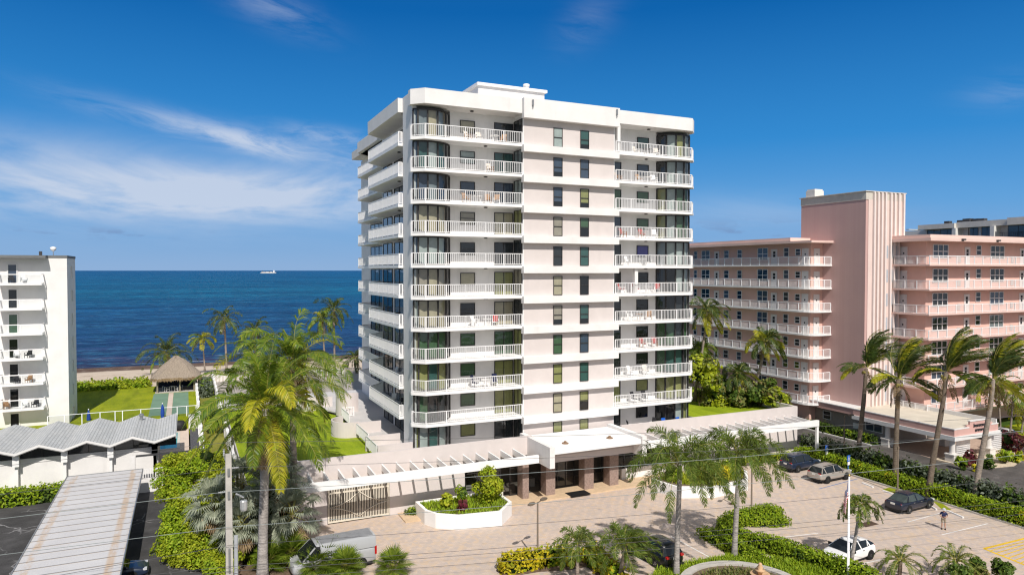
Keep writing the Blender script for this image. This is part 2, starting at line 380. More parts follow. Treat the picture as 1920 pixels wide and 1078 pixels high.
def sea_mat():
    m, nt, p = newmat('sea_water'); c = coords(nt, True)
    sx = node(nt, 'ShaderNodeSeparateXYZ'); nt.links.new(c, sx.inputs[0]); y = X(nt, sx.outputs[1])
    ly = y.f('LOGARITHM', 10.0)                # sandbars and weed beds run along the shore
    cr = node(nt, 'ShaderNodeValToRGB'); e = cr.color_ramp.elements
    k = (ly+noise(nt, scaled(nt, c, (.25, 1, 1)), .012, 4, .6)*.12-.06-2.255)/2.4
    nt.links.new(k.k, cr.inputs[0])
    stops = ((0.0, (.06, .036, .05)), (.014, (.045, .045, .11)), (.06, (.022, .075, .215)), (.16, (.010, .11, .29)), (.25, (.008, .185, .34)), (.40, (.006, .16, .345)), (.62, (.005, .13, .34)), (1.0, (.004, .10, .30)))
    while len(e) < len(stops): e.new(.5)
    for i, (q, cc) in enumerate(stops): e[i].position = q; e[i].color = (*cc, 1)
    pat = noise(nt, scaled(nt, c, (.3, 1, 1)), .02, 4, .6).step(.45, .7)
    col = mixc(nt, pat*.35, cr.outputs[0], (.003, .03, .085))
    # ripple light painted into the colour: dark backs, pale sky-lit faces, swell lines
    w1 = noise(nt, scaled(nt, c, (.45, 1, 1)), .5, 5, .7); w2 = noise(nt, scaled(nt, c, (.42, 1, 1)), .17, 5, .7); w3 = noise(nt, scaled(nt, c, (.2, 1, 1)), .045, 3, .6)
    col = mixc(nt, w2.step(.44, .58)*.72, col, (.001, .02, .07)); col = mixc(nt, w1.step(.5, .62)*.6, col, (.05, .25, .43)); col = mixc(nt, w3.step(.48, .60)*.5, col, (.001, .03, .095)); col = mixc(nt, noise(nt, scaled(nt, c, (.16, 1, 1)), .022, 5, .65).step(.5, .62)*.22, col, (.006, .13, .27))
    col = mixc(nt, noise(nt, scaled(nt, c, (.22, 1, 1)), .0065, 5, .6).step(.42, .62)*.45, col, (.002, .045, .14))
    cap = noise(nt, scaled(nt, c, (.35, 1, 1)), .11, 2).step(.66, .70)*noise(nt, scaled(nt, c, (.4, 1, 1)), .7, 3).step(.62, .68)
    col = mixc(nt, cap*.55, col, (.5, .58, .62))
    br = (y+noise(nt, scaled(nt, c, (.4, 1, 1)), .12, 4)*14.0)
    fo = (br.step(193.5, 194.0)*(br.step(194.2, 194.9)*-1.0+1.0)+br.step(206.4, 206.8)*(br.step(207.0, 207.5)*-1.0+1.0)*.6)*noise(nt, scaled(nt, c, (.3, 1, 1)), .3, 4).step(.5, .6)
    col = mixc(nt, fo.clamp()*.75, col, (.62, .6, .6))
    put(nt, p.inputs['Base Color'], col); p.inputs['Roughness'].default_value = .45; p.inputs['Specular IOR Level'].default_value = .07
    h = w1*.8+w2*2.6+w3*6.0
    put(nt, p.inputs['Normal'], bump(nt, h, 1.6))
    return m
PAVE = pavers(); ASPH = asphalt('old_asphalt', (.046, .045, .046)); ASPH2 = asphalt('lane_asphalt', (.072, .065, .061), .2)
LAWN = lawn('lawn', (.19, .25, .010), (.29, .33, .012), (.38, .37, .02)); LAWN2 = lawn('podium_lawn', (.20, .29, .012), (.29, .38, .014), (.42, .46, .02))
GCOV = lawn('ground_cover', (.035, .075, .01), (.06, .11, .014), (.10, .15, .02))
TILE = M('tan_tile', (.60, .45, .30), .7, .12, 2.5, .3, world=True)
DECK = M('pool_deck', (.62, .51, .43), .85, .08, .7, .2, world=True)
YPAINT = M('yellow_paint', (.72, .46, .03), .7, .2, 2, .3, world=True); WPAINT = M('white_line', (.72, .70, .68), .7, .2, 2, .3, world=True); BPAINT = M('blue_line', (.14, .22, .42), .7, .2, 2, .3, world=True)
# ------------------------------------------------------------------ the ground
struct('ground', MB().add([(-400, -80, -.12), (500, -80, -.12), (500, 128, -.12), (-400, 128, -.12)], [(0, 1, 2, 3)]), GCOV)
def sheet(name, poly, z, m, th=.02, base=None):
    return struct(name, MB().prism(poly, (z-th) if base is None else base, z), m)
sheet('parking_pavement', [(4.0, 5), (61.6, 5), (61.6, 58.6), (4.0, 58.6)], 0.0, PAVE)
sheet('asphalt_yard', [(-60, 5), (2.7, 5), (2.7, 74), (-2.9, 74), (-2.9, 79), (-60, 79)], 0.0, ASPH)
sheet('asphalt_lane', [(65.6, 5), (140, 5), (140, 52), (97, 52), (90, 54.5), (86, 58), (76.2, 58), (74.3, 60), (74.3, 92), (65.6, 92)], 0.0, ASPH2)
sheet('entry_walk', [(16.4, 56.1), (40.2, 56.1), (46.5, 57.0), (46.5, 58.6), (16.4, 58.6)], .12, TILE, base=-.02)
# beach and sea
b = MB(); prof = ((124, 2.2), (131, 2.0), (142, 1.5), (155, .75), (167, .1), (177, -.6), (184, -1.05), (193, -1.8), (220, -4))
xs = [-700+i*25 for i in range(65)]
for i, xx in enumerate(xs):
    for (yy, zz) in prof: b.v.append((xx, yy+(mnoise.noise(Vector((xx*.02, yy*.03, 1)))*3 if yy > 135 else 0), zz+(mnoise.noise(Vector((xx*.05, yy*.1, 3)))*.15 if yy > 131 else 0)))
n = len(prof)
for i in range(len(xs)-1):
    for j in range(n-1): b.f.append((i*n+j, (i+1)*n+j, (i+1)*n+j+1, i*n+j+1)); b.m.append(0)
struct('beach', b, beach_mat(), True)
b = MB(); ring = []
ys = [172, 190, 210, 260, 400, 800, 2000, 6000, 20000, 70000]
for i in range(len(ys)-1):
    a, c = ys[i], ys[i+1]; wa, wc = max(900, a*2.2), max(900, c*2.2)
    b.add([(-wa, a, -1), (wa, a, -1), (wc, c, -1), (-wc, c, -1)], [(0, 1, 2, 3)])
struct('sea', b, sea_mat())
# raised lawns
sheet('garden_lawn', [(-70, 98.4), (1.3, 98.4), (1.3, 126), (-70, 126)], 2.4, LAWN, base=-.1)
sheet('pool_deck', [(-70, 77.3), (.2, 77.3), (.2, 98.38), (-70, 98.38)], .8, DECK, base=-.1)
sheet('gravel_strip', [(.35, 84), (1.3, 84), (1.3, 97.6), (.35, 97.6)], .82, M('grey_gravel', (.10, .10, .11), .9, .5, 9, .1, world=True), base=-.1)
sheet('pool_coping', [(-14.3, 87.7), (-.75, 87.7), (-.75, 96.6), (-14.3, 96.6)], .84, M('coping', (.60, .56, .5), .8), base=.5)
sheet('pool_water', [(-14, 88), (-1.05, 88), (-1.05, 96.3), (-14, 96.3)], .86, M('pool_blue', (.05, .42, .46), .08, .15, 1, .5), base=.6)
struct('retaining_wall', MB().box(.2, 1.3, 98.1, 98.38, .8, 2.6), WHITE)
sheet('side_path', [(1.75, 62), (3.8, 66), (3.8, 127), (1.75, 127)], 2.3, lawn('dry_grass', (.17, .19, .02), (.24, .24, .035), (.38, .31, .13)), base=-.1)
sheet('podium_lawn', [(4.4, 58.8), (16.4, 58.8), (16.4, 84), (13, 92), (4.4, 92)], 3.7, LAWN2, base=3.62)
struct('podium_side', MB().box(4.3, 4.399, 58.9, 99, -.1, 3.69).box(4.3, 16.3, 91.9, 91.99, -.1, 3.6).box(16.41, 51.4, 66.6, 66.8, -.1, 4.0).box(16.3, 16.39, 66.61, 92, -.1, 3.6), CONC)
sheet('podium_terrace', [(16.4, 58.8), (51.5, 58.8), (51.5, 99), (4.4, 99), (4.4, 92.02), (13.02, 92.02), (16.42, 84)], 4.1, M('terrace_floor', (.55, .53, .52), .85, .08, .8, .2), base=3.93)
sheet('back_garden', [(4.2, 99.05), (51.5, 99.05), (51.5, 126), (4.2, 126)], 2.45, M('garden_paving', (.40, .36, .32), .85, .14, .8, .2, world=True), base=-.1)
b = MB(); gx = [51.5, 54, 57, 60, 63.2]; gy = [58.8, 62, 66, 70, 75, 82, 92]
for x_ in gx:
    for y_ in gy: b.v.append((x_, y_, 4.55+(.35 if y_ > 70 else 0)+mnoise.noise(Vector((x_*.2, y_*.2, 0)))*.2))
for i in range(len(gx)-1):
    for j in range(len(gy)-1):
        k = i*len(gy)+j; b.f.append((k, k+len(gy), k+len(gy)+1, k+1)); b.m.append(0)
struct('side_lawn', b, LAWN2, True)
sheet('shuffleboard_court', [(-4.45, 100.2), (-2.44, 100.2), (-2.44, 118.0), (-4.45, 118.0)], 2.424, M('court_green', (.17, .27, .19), .8, .12, .6, .2))
sheet('shuffleboard_court', [(-1.76, 100.2), (.25, 100.2), (.25, 118.0), (-1.76, 118.0)], 2.424, MATS['court_green'])
sheet('court_walk', [(-2.42, 99.5), (-1.78, 99.5), (-1.78, 118.0), (-2.42, 118.0)], 2.43, DECK)
# ------------------------------------------------------------------ windows, rails: shared pieces
WC = {}
def win_meshes(w, h, nx, ny, fm, fw, dp, mull):
    key = (round(w, 2), round(h, 2), nx, ny, fm.name, fw, dp)
    if key in WC: return WC[key]
    f = MB(); f.box(-fw, 0, -dp, .02, -fw, h+fw); f.box(w, w+fw, -dp, .02, -fw, h+fw)
    f.box(0, w, -dp, .02, -fw, 0); f.box(0, w, -dp, .02, h, h+fw)
    for i in range(1, nx): f.box(w*i/nx-mull/2, w*i/nx+mull/2, -dp+.004, .02, 0, h)
    for j in range(1, ny):
        for i in range(nx): f.box(w*i/nx+(mull/2 if i else 0), w*(i+1)/nx-(mull/2 if i < nx-1 else 0), -dp+.008, .02, h*j/ny-mull/2, h*j/ny+mull/2)
    p = MB().add([(0, -dp*.55, 0), (w, -dp*.55, 0), (w, -dp*.55, h), (0, -dp*.55, h)], [(0, 1, 2, 3)])
    WC[key] = (f.mesh('window_frame', fm), p.mesh('pane', GLASS), {})
    return WC[key]
def window(parent, name, x, y, z, w, h, rz=0.0, nx=1, ny=2, curt=1, fm=None, fw=.05, dp=.09, mull=.05, split=None, label=None):
    fr, pn, cs = win_meshes(w, h, nx, ny, fm or BRONZE, fw, dp, mull)
    o = inst(name, fr, parent, (x, y, z), rz)
    inst('pane', pn, o)
    key = (curt, split)
    if key not in cs:
        c = MB()
        if split is None: c.add([(0, -.014, 0), (w, -.014, 0), (w, -.014, h), (0, -.014, h)], [(0, 1, 2, 3)], 0)
        else:       # a blind drawn part of the way down
            c.add([(0, -.014, h*split), (w, -.014, h*split), (w, -.014, h), (0, -.014, h)], [(0, 1, 2, 3)], 0)
            c.add([(0, -.012, 0), (w, -.012, 0), (w, -.012, h*split), (0, -.012, h*split)], [(0, 1, 2, 3)], 1)
        cs[key] = c.mesh('curtain', [CURT[curt], CURT[9]])
    inst('curtain', cs[key], o)
    if label: o['label'] = label
    return o
def rail_mb(pts, z=0.0, h=1.12, sp=.19, bw=.036, post=1.9, top=.06, pw=.065, low=.07, mb=None):
    b = mb or MB()
    for i in range(len(pts)-1):
        a = Vector((pts[i][0], pts[i][1], 0)); c = Vector((pts[i+1][0], pts[i+1][1], 0)); L = (c-a).length
        if L < .05: continue
        t = (c-a)/L
        b.beam((a.x, a.y, z+h-top/2), (c.x, c.y, z+h-top/2), top, top)
        b.beam((a.x, a.y, z+low+.025), (c.x, c.y, z+low+.025), .05, .05)
        np_ = max(1, round(L/post)); ang = math.atan2(t.y, t.x)
        for k in range(np_+1):
            if k == np_ and i < len(pts)-2: continue
            q = a+t*(L*k/np_); b.beam((q.x, q.y, z), (q.x, q.y, z+h-top), pw, pw, up=(t.y, -t.x, 0))
        m = max(1, round(L/sp))
        for k in range(m):
            q = a+t*(L*(k+.5)/m); b.beam((q.x, q.y, z+low+.05), (q.x, q.y, z+h-top), bw, bw*.8, up=(t.y, -t.x, 0))
    return b
# ------------------------------------------------------------------ the white apartment tower
Z0, FH, NF = 4.1, 2.9, 11
tower = thing('condominium_tower', 'tall white apartment tower with rounded glass corners and eleven storeys of balconies', 'building', (0, 0, 0))
MX = 69.4                                              # mirror line of the front: x -> MX - x
def mir(poly): return [(MX-x, y) for x, y in poly]
ROOFZ = Z0+FH*NF                                       # 36.0
leftb = [(29.5, 60.75), (29.5, 62.8), (22.8, 62.8), (22.8, 63.75), (19.3, 63.75), (19.3, 62.02), (18.9, 62.02), (18.9, 65.1), (20.7, 65.1), (20.7, 79.8), (22.2, 79.8), (22.2, 97)]
rightb = mir(leftb)[:8]+[(50.5, 97)]
body = MB().prism(leftb[::-1]+rightb, 3.0, ROOFZ)
body.build('wall', WHITE, tower)
# blush infill behind the centre bands
MB().add([(29.6, 60.744, 4.1), (39.8, 60.744, 4.1), (39.8, 60.744, 35.6), (29.6, 60.744, 35.6)], [(0, 1, 2, 3)]).build('centre_panel', BLUSH, tower)
sl = [(18.6, 62.0), (18.6, 61.64), (19.64, 60.6), (29.5, 60.6)]
slabL = sl+[(29.5, 63.2), (19.2, 63.4), (19.2, 62.0)]
par = MB(); par.prism(slabL[:4]+[(29.5, 66), (18.91, 66), (18.91, 62.3), (18.6, 62.3)], ROOFZ, 37.36)
par.prism(mir(slabL[:4])+[(39.9, 66), (50.48, 66), (50.48, 62.3), (50.8, 62.3)], ROOFZ, 37.36)
par.prism([(29.3, 60.1), (40.1, 60.1), (40.1, 60.59), (39.895, 60.59), (39.895, 66), (29.505, 66), (29.505, 60.59), (29.3, 60.59)], 35.52, 37.40)
par.build('roof_parapet', WHITE, tower)
MB().prism([(18.45, 65.2), (18.45, 77.3), (20.7, 79.6), (20.7, 65.2)], ROOFZ, 37.34).prism([(20.2, 80.0), (20.2, 90.3), (22.2, 92.0), (22.2, 80.0)], ROOFZ, 37.33).build('side_parapet', WHITE, tower)
MB().box(20.71, 49, 66.1, 96, 36.0, 37.0).build('roof_deck', CREAM, tower)
ph = MB().box(27.2, 34.75, 66.4, 79.5, 37.0, 39.75).build('penthouse', WHITE, tower)
MB().box(27.0, 34.98, 66.15, 79.7, 39.75, 40.05).build('penthouse_roof', WHITE2, ph)
MB().lathe([(.30, 0), (.30, .6), (.36, .65), (.36, .85), (.28, .9)], (33.4, 68.0, 40.05), 14).build('roof_vent', WHITE2, ph, True)
for xx in (30.2, 39.7): MB().lathe([(.05, 0), (.05, .2), (.10, .25), (.10, .75), (.05, .8)], (xx, 60.02, 36.45), 10).build('downspout_head', STEEL, tower)
# spandrel bands of the centre
for k in range(1, NF):
    z = Z0+FH*k
    MB().box(29.3, 40.1, 60.15, 60.74, z-.77, z-.09).build('spandrel_band', WHITE, tower)
bayL = [(18.95, 62.0), (19.3, 61.62), (20.15, 61.38), (21.15, 61.48), (22.08, 61.95), (22.72, 62.78)]
def offs(pts, d):
    out = []
    for i, p in enumerate(pts):
        a = Vector(pts[max(0, i-1)]); c = Vector(pts[min(len(pts)-1, i+1)]); t = (c-a).normalized(); nrm = Vector((-t.y, t.x)); out.append((p[0]+nrm.x*d, p[1]+nrm.y*d))
    return out
def arc_smooth(pts, n=4):
    out = []
    P = [Vector(p) for p in pts]
    for i in range(len(P)-1):
        p0, p1, p2, p3 = P[max(0, i-1)], P[i], P[i+1], P[min(len(P)-1, i+2)]
        for k in range(n):
            t = k/n; out.append(tuple(.5*((2*p1)+(p2-p0)*t+(2*p0-5*p1+4*p2-p3)*t*t+(-p0+3*p1-3*p2+p3)*t**3)))
    out.append(tuple(P[-1])); return out
def bay_meshes(pts, h, cs, sgn):
    f = MB(); p = MB(); c = MB(); top = .14
    sm = arc_smooth(pts)
    for a, q in zip(sm[:-1], sm[1:]):
        f.beam((*a, h-top/2), (*q, h-top/2), .12, top); f.beam((*a, .05), (*q, .05), .1, .1)
        p.add([(*a, .1), (*q, .1), (*q, h-top), (*a, h-top)], [(0, 1, 2, 3)])
    for i, a in enumerate(pts):
        wd = .13
        f.beam((*a, .1), (*a, h-top), wd, wd, up=(0, 1, 0))
    inner = offs(sm, .22*sgn)
    per = 4
    for i, (a, q) in enumerate(zip(inner[:-1], inner[1:])):
        c.add([(*a, .02), (*q, .02), (*q, h-.02), (*a, h-.02)], [(0, 1, 2, 3)], cs[(i//per) % len(cs)])
    return f, p, c
bayR = mir(bayL)
# per floor: curtain indexes seen in the bays, small windows, doors (floor 0 = ground)
LB = [[3, 8, 5, 8, 8], [9, 4, 0, 0, 9], [3, 3, 5, 3, 3], [2, 4, 4, 4, 4], [8, 2, 2, 2, 7], [7, 7, 2, 7, 7], [6, 8, 8, 8, 0], [7, 2, 2, 2, 7], [6, 6, 1, 6, 6], [6, 5, 8, 5, 1], [6, 1, 2, 1, 7]]
RB = [[0, 9, 8, 3, 0], [3, 3, 3, 7, 0], [4, 5, 5, 0, 0], [4, 4, 0, 4, 0], [0, 9, 0, 0, 9], [0, 9, 8, 8, 0], [1, 8, 8, 8, 0], [3, 8, 4, 4, 0], [3, 8, 4, 4, 0], [0, 8, 1, 1, 0], [0, 8, 3, 8, 0]]
LW = [3, 4, 4, 4, 9, 2, 0, 7, 6, 8, 2]; RW = [9, 3, 9, 9, 9, 9, 10, 4, 4, 6, 5]
LD = [0, 3, 3, 4, 2, 3, 0, 2, 6, 5, 0]
CW1 = [3, 2, 3, 4, 7, 2, 0, 7, 6, 6, 8]; CW2 = [3, 3, 5, 6, 5, 9, 5, 4, 3, 6, 5]
rnd = random.Random(3)
bayhi = FH-.27
for k in range(NF):
    z = Z0+FH*k
    if k > 0:
        for side in (0, 1):
            poly = slabL if side == 0 else mir(slabL)
            o = MB().prism(poly, z-.27, z).build('balcony', WHITE2, tower)
            pts = [(18.95, 61.98), (18.68, 61.9), (18.68, 61.68), (19.68, 60.68), (29.4, 60.68)]
            rail_mb(pts if side == 0 else mir(pts), z).build('railing', RAIL, o)
            lx = 26.0 if side == 0 else MX-24.9
            MB().lathe([(.16, 0), (.2, .05), (.1, .1)], (lx, 61.7, z-.372), 10).build('ceiling_light', BRONZE, o)
    else:
        pass
    # rounded corner bays
    for pts, cs, sgn in ((bayL, LB[k], 1), (bayR, RB[k][::-1], -1)):
        f, p, c = bay_meshes(pts, bayhi, cs, sgn)
        o = f.build('bay_window', BRONZE, tower, False, (0, 0, z+.003))
        p.build('pane', GLASS, o); c.build('curtain', CURT, o)
    wz = z+1.02 if k else z+1.0
    window(tower, 'window', 23.87, 62.8, wz, 1.4, 1.1, ny=2 if k in (4, 7, 6, 9) else 1, curt=LW[k], split=.45 if k in (6, 4) else None, label=None)
    window(tower, 'window', MX-25.27, 62.8, wz, 1.4, 1.1, ny=2 if k in (4, 5) else 1, curt=RW[k], split=.6 if k in (2, 6) and k != 6 else None)
    window(tower, 'sliding_door', 27.42, 62.8, z+.03, 1.9, 2.16, nx=2, ny=1, curt=LD[k], fw=.06)
    if k < NF-1:
        window(tower, 'sliding_door', MX-29.32, 62.8, z+.03, 1.9, 2.16, nx=2, ny=1, curt=[0, 3, 0, 0, 0, 0, 0, 6, 4, 6][k], fw=.06)
    window(tower, 'side_door', 29.5, 62.62, z+.03, 1.68, 2.36, rz=-R(90), nx=2, ny=1, curt=[0, 3, 3, 3, 0, 7, 0, 3, 8, 1, 0][k], fw=.06)
    # centre windows
    for xx, cc in ((32.84, CW1[k]), (35.87, CW2[k])):
        window(tower, 'window', xx, 60.744, z+.02 if k else z+.95, .9, 1.78 if k else .95, ny=2 if k else 1, curt=cc, split=rnd.choice((None, None, .45, .25)) if k else None, fw=.045, mull=.07)
    if k == NF-1:
        for xx in (24.6, 44.8): MB().lathe([(.16, 0), (.2, .05), (.1, .1)], (xx, 61.7, ROOFZ-.101), 10).build('ceiling_light', BRONZE, tower)
    # side galleries facing the lawn
    if k > 0:
        o = MB().prism([(18.45, 65.2), (18.45, 77.3), (20.7, 79.6), (20.7, 65.2)], z-.27, z-.002).build('side_balcony', WHITE2, tower)
        rail_mb([(18.88, 65.28), (18.53, 65.28), (18.53, 77.28), (20.66, 79.5)], z, sp=.12, bw=.05).build('railing', RAIL, o)
        MB().lathe([(.16, 0), (.2, .05), (.1, .1)], (19.5, 68.5, z-.372), 10).build('ceiling_light', BRONZE, o)
        o = MB().prism([(20.2, 80.0), (20.2, 90.3), (22.2, 92.0), (22.2, 80.0)], z-.27, z-.004).build('side_balcony', WHITE2, tower)
        rail_mb([(22.15, 80.07), (20.28, 80.07), (20.28, 90.28), (22.15, 91.9)], z, sp=.12, bw=.05).build('railing', RAIL, o)
    for (xw, ya, yb, nn) in ((20.7, 74.4, 67.2, 4), (20.7, 79.2, 75.5, 2), (22.2, 91.3, 85.0, 3)):
        window(tower, 'gallery_window', xw, ya, z+.06, ya-yb, 2.4, rz=-R(90), nx=nn, ny=1, curt=rnd.choice((0, 9, 9, 6, 0, 1)), fw=.07, mull=.1)
MB().box(42.55, 42.95, 60.9, 61.3, Z0+FH*5, Z0+FH*6-.27).build('balcony_column', WHITE, tower)
MB().box(40.25, 40.6, 60.75, 61.2, Z0+FH*10, ROOFZ).build('balcony_column', WHITE, tower)
# ------------------------------------------------------------------ street wall, pergolas, canopy, entrance
pw_ = thing('podium_wall', 'long blush white garden wall at the foot of the tower facing the drive', 'wall', (0, 0, 0))
MB().box(7.9, 10.45, 58.5, 58.8, 0, 5.5).box(15.72, 22.6, 58.5, 58.8, 0, 5.5).box(10.451, 15.719, 58.5, 58.8, 3.2, 5.5).box(22.601, 29.35, 58.502, 58.8, 3.75, 5.5).build('wall', BLUSH, pw_)
MB().box(45.4, 63.3, 58.5, 58.8, 0, 5.5).box(39.35, 45.399, 58.502, 58.8, 3.75, 5.5).box(63.0, 63.3, 58.81, 66, 0, 5.49).box(63.0, 63.3, 66.0, 66.3, 0, 2.0).build('wall', BLUSH, pw_)
MB().box(22.6, 26.35, 58.45, 58.8, 0, 1.15).box(39.35, 45.4, 58.45, 58.8, 0, 1.15).build('low_wall', WHITE, pw_)
MB().box(7.9, 8.2, 58.81, 66, 0, 5.45).build('end_wall', BLUSH, pw_)
for (x0, x1, lab, xs_) in ((7.7, 28.55, 'left white pergola of slanting fins between the palms and the canopy', [8.9+1.232*i for i in range(16)]), (39.52, 63.35, 'right white pergola of slanting fins between the canopy and the pink building', [41.0+1.19*i for i in range(19)])):
    pg = thing('pergola', lab, 'pergola', ((x0+x1)/2, 57, 0), 0, 'pergolas along the street wall')
    cx = (x0+x1)/2
    MB().box(x0-cx, x1-cx, -1.5, -1.2, 3.78, 4.46).build('front_beam', WHITE2, pg)
    for xx in xs_:
        MB().add([(xx-cx-.06, -1.2, 3.95), (xx-cx+.06, -1.2, 3.95), (xx-cx+.06, 1.5, 3.95), (xx-cx-.06, 1.5, 3.95), (xx-cx-.06, -1.2, 4.44), (xx-cx+.06, -1.2, 4.44), (xx-cx+.06, 1.5, 4.5), (xx-cx-.06, 1.5, 4.5)],
              [(0, 3, 2, 1), (4, 5, 6, 7), (0, 1, 5, 4), (1, 2, 6, 5), (2, 3, 7, 6), (3, 0, 4, 7)]).build('fin', WHITE2, pg)
    if x1 > 60: MB().box(x1-.3-cx, x1-cx, -1.45, -1.22, 0, 3.78).build('end_slab', WHITE2, pg)
cn = thing('entrance_canopy', 'white box canopy with deep side fins over the main doors', 'canopy', (34, 57, 0))
for xx in (-5.15, 4.65): MB().box(xx, xx+.5, -3.0, 3.1, 3.58, 5.46).build('side_fin', WHITE, cn)
MB().box(-4.65, 4.65, -2.75, 3.1, 4.72, 5.16).build('roof', WHITE2, cn)
MB().box(-4.65, 4.65, -1.6, -1.2, 3.66, 4.25).box(-4.65, 4.65, -1.55, -1.25, 4.25, 4.72).build('fascia', BLUSH, cn)
MB().box(-4.65, 4.65, -1.2, 3.1, 3.7, 3.9).build('soffit', CREAM, cn)
for xx in (-2.6, 2.2): MB().lathe([(.32, 0), (.3, .08), (.14, .1), (.12, .22), (.05, .25)], (xx, -1.2, 5.16), 12).build('roof_drain', M('rust', (.25, .16, .1), .8), cn)
en = thing('lobby_entrance', 'dark glass lobby front between brown stone posts under the canopy', 'entrance', (34, 58, 0))
STONE = M('brown_stone', (.30, .22, .19), .55, .3, 5, .4, bmp=.004)
for u0, u1 in ((980, 991.5), (1024, 1041), (1096, 1113), (1143, 1159.5)):
    xa, _ = PY(u0, 930, 57.2); xb, _ = PY(u1, 930, 57.2)
    MB().box(xa-34, xb-34, -.8, .3, .12, 3.66).build('stone_post', STONE, en)
edges = [(22.7, 26.1, 3, .6, 1.16), (27.1, 28.9, 2, .6, .13), (30.4, 34.1, 4, .9, .13), (35.4, 37.3, 2, .9, .13), (38.6, 45.3, 6, .6, 1.16)]
for (xa, xb, nx, yy, zb) in edges:
    f = MB(); h = 3.66
    f.box(xa-34, xb-34, yy-.06, yy+.06, h-.12, h); f.box(xa-34, xb-34, yy-.06, yy+.06, zb, zb+.09)
    for i in range(nx+1):
        q = xa-34+(xb-xa)*i/nx; f.box(q-.035, q+.035, yy-.05, yy+.05, zb+.09, h-.12)
    f.box(xa-34, xb-34, yy-.04, yy+.04, 2.62, 2.69)
    o = f.build('lobby_window' if zb > 1 else 'entrance_door', BRONZE, en)
    MB().add([(xa-34, yy, zb), (xb-34, yy, zb), (xb-34, yy, h), (xa-34, yy, h)], [(0, 1, 2, 3)]).build('pane', GLASS, o)
lob = MB()
lob.box(-11.35, 11.4, 3.6, 3.7, 0, 3.75, 0).box(-11.35, 11.4, .2, 3.59, .02, .1, 1).box(-11.35, 11.4, .81, 3.59, 3.76, 3.9, 0).box(-11.45, -11.36, .8, 3.7, 0, 3.9, 0).box(11.41, 11.5, .8, 3.7, 0, 3.9, 0)
for xx in (-10.2, -4, 5.5, 9.2): lob.box(xx-.5, xx+.5, 2.2, 2.9, .1, .9, 2)
lob.build('lobby', [M('lobby_wall', (.10, .085, .07), .8), M('lobby_floor', (.2, .17, .14), .4), M('lobby_sofa', (.3, .28, .25), .8)], en)
MB().box(-1.9, .2, -2.2, -.9, .13, .15).build('door_mat', DARK, en)
gt = thing('driveway_gate', 'cream steel bar gate with curved braces in the street wall', 'gate', (13.08, 58.55, 0))
f = MB(); W_ = 2.6
f.box(-W_, -W_+.1, -.09, .03, .1, 3.15).box(W_-.1, W_, -.09, .03, .1, 3.15).box(-W_, W_, -.085, .025, .1, .22).box(-W_, W_, -.085, .025, 2.5, 2.62).box(-W_, W_, -.085, .025, 3.03, 3.15)
GATE = M('gate_cream', (.70, .64, .54), .6, .06, 2, .3)
f.build('gate_frame', GATE, gt)
f = MB()
for i in range(37):
    q = -W_+.1+(2*W_-.2)*(i+.5)/37; f.box(q-.028, q+.028, -.06, -.0, .22, 2.5); 
    f.box(q-.028, q+.028, -.06, -.0, 2.62, 3.03)
f.build('gate_bars', GATE, gt)
f = MB()
for s_ in (-1, 1):
    for pts in ([(0, 2.45), (.8*s_, 1.85), (1.7*s_, 1.5), (2.5*s_, 1.4)], [(0, .35), (.7*s_, .85), (1.6*s_, 1.2), (2.5*s_, 1.35)]):
        f.tube([(a, -.11, c) for a, c in pts], .035, 6)
f.build('gate_brace', GATE, gt, True)
MB().box(-2.62, 2.62, 8, 8.1, 0, 3.6).box(-2.62, 2.62, .3, 8, -.02, .02).box(-2.72, -2.62, .3, 8, 0, 3.6).box(2.62, 2.72, .3, 8, 0, 3.6).build('garage_interior', M('garage_dark', (.12, .09, .08), .9), gt)
# terrace walls by the tower's lawn side
tw = thing('terrace_wall', 'curved pinkish terrace walls stepping down to the lawn beside the tower', 'wall', (0, 0, 0))
f = MB()
f.box(15.6, 18.85, 62.05, 62.25, 3.5, 5.2)
cxr, cyr = 15.6, 74.2
arc = [(cxr+1.9*math.cos(R(a)), cyr+1.9*math.sin(R(a))) for a in range(100, 291, 10)]
f.prism(arc+[(x*.92+cxr*.08, y*.92+cyr*.08) for x, y in arc][::-1], 3.4, 5.3)
f.box(16.0, 18.5, 72.2, 72.4, 3.5, 5.25).box(15.5, 18.9, 66.4, 66.6, 3.5, 5.1)
arc = [(17.4+1.5*math.cos(R(a)), 83+1.5*math.sin(R(a))) for a in range(30, 271, 10)]
f.prism(arc+[(x*.9+17.4*.1, y*.9+83*.1) for x, y in arc][::-1], 4.0, 6.3)
f.box(10.5, 16.5, 88.4, 88.6, 3.5, 5.3)
f.build('wall', BLUSH, tw)
r_ = MB()
for pts in ([(15.55, 62.3), (15.55, 66.3)], [(15.9, 67.0), (15.9, 72.1)], [(16.2, 77.2), (16.2, 81.2), (17.6, 81.2)], [(13.6, 85.2), (11.2, 90.0)]): rail_mb(pts, 4.1, sp=.17, bw=.06, mb=r_)
r_.build('railing', RAIL, tw)
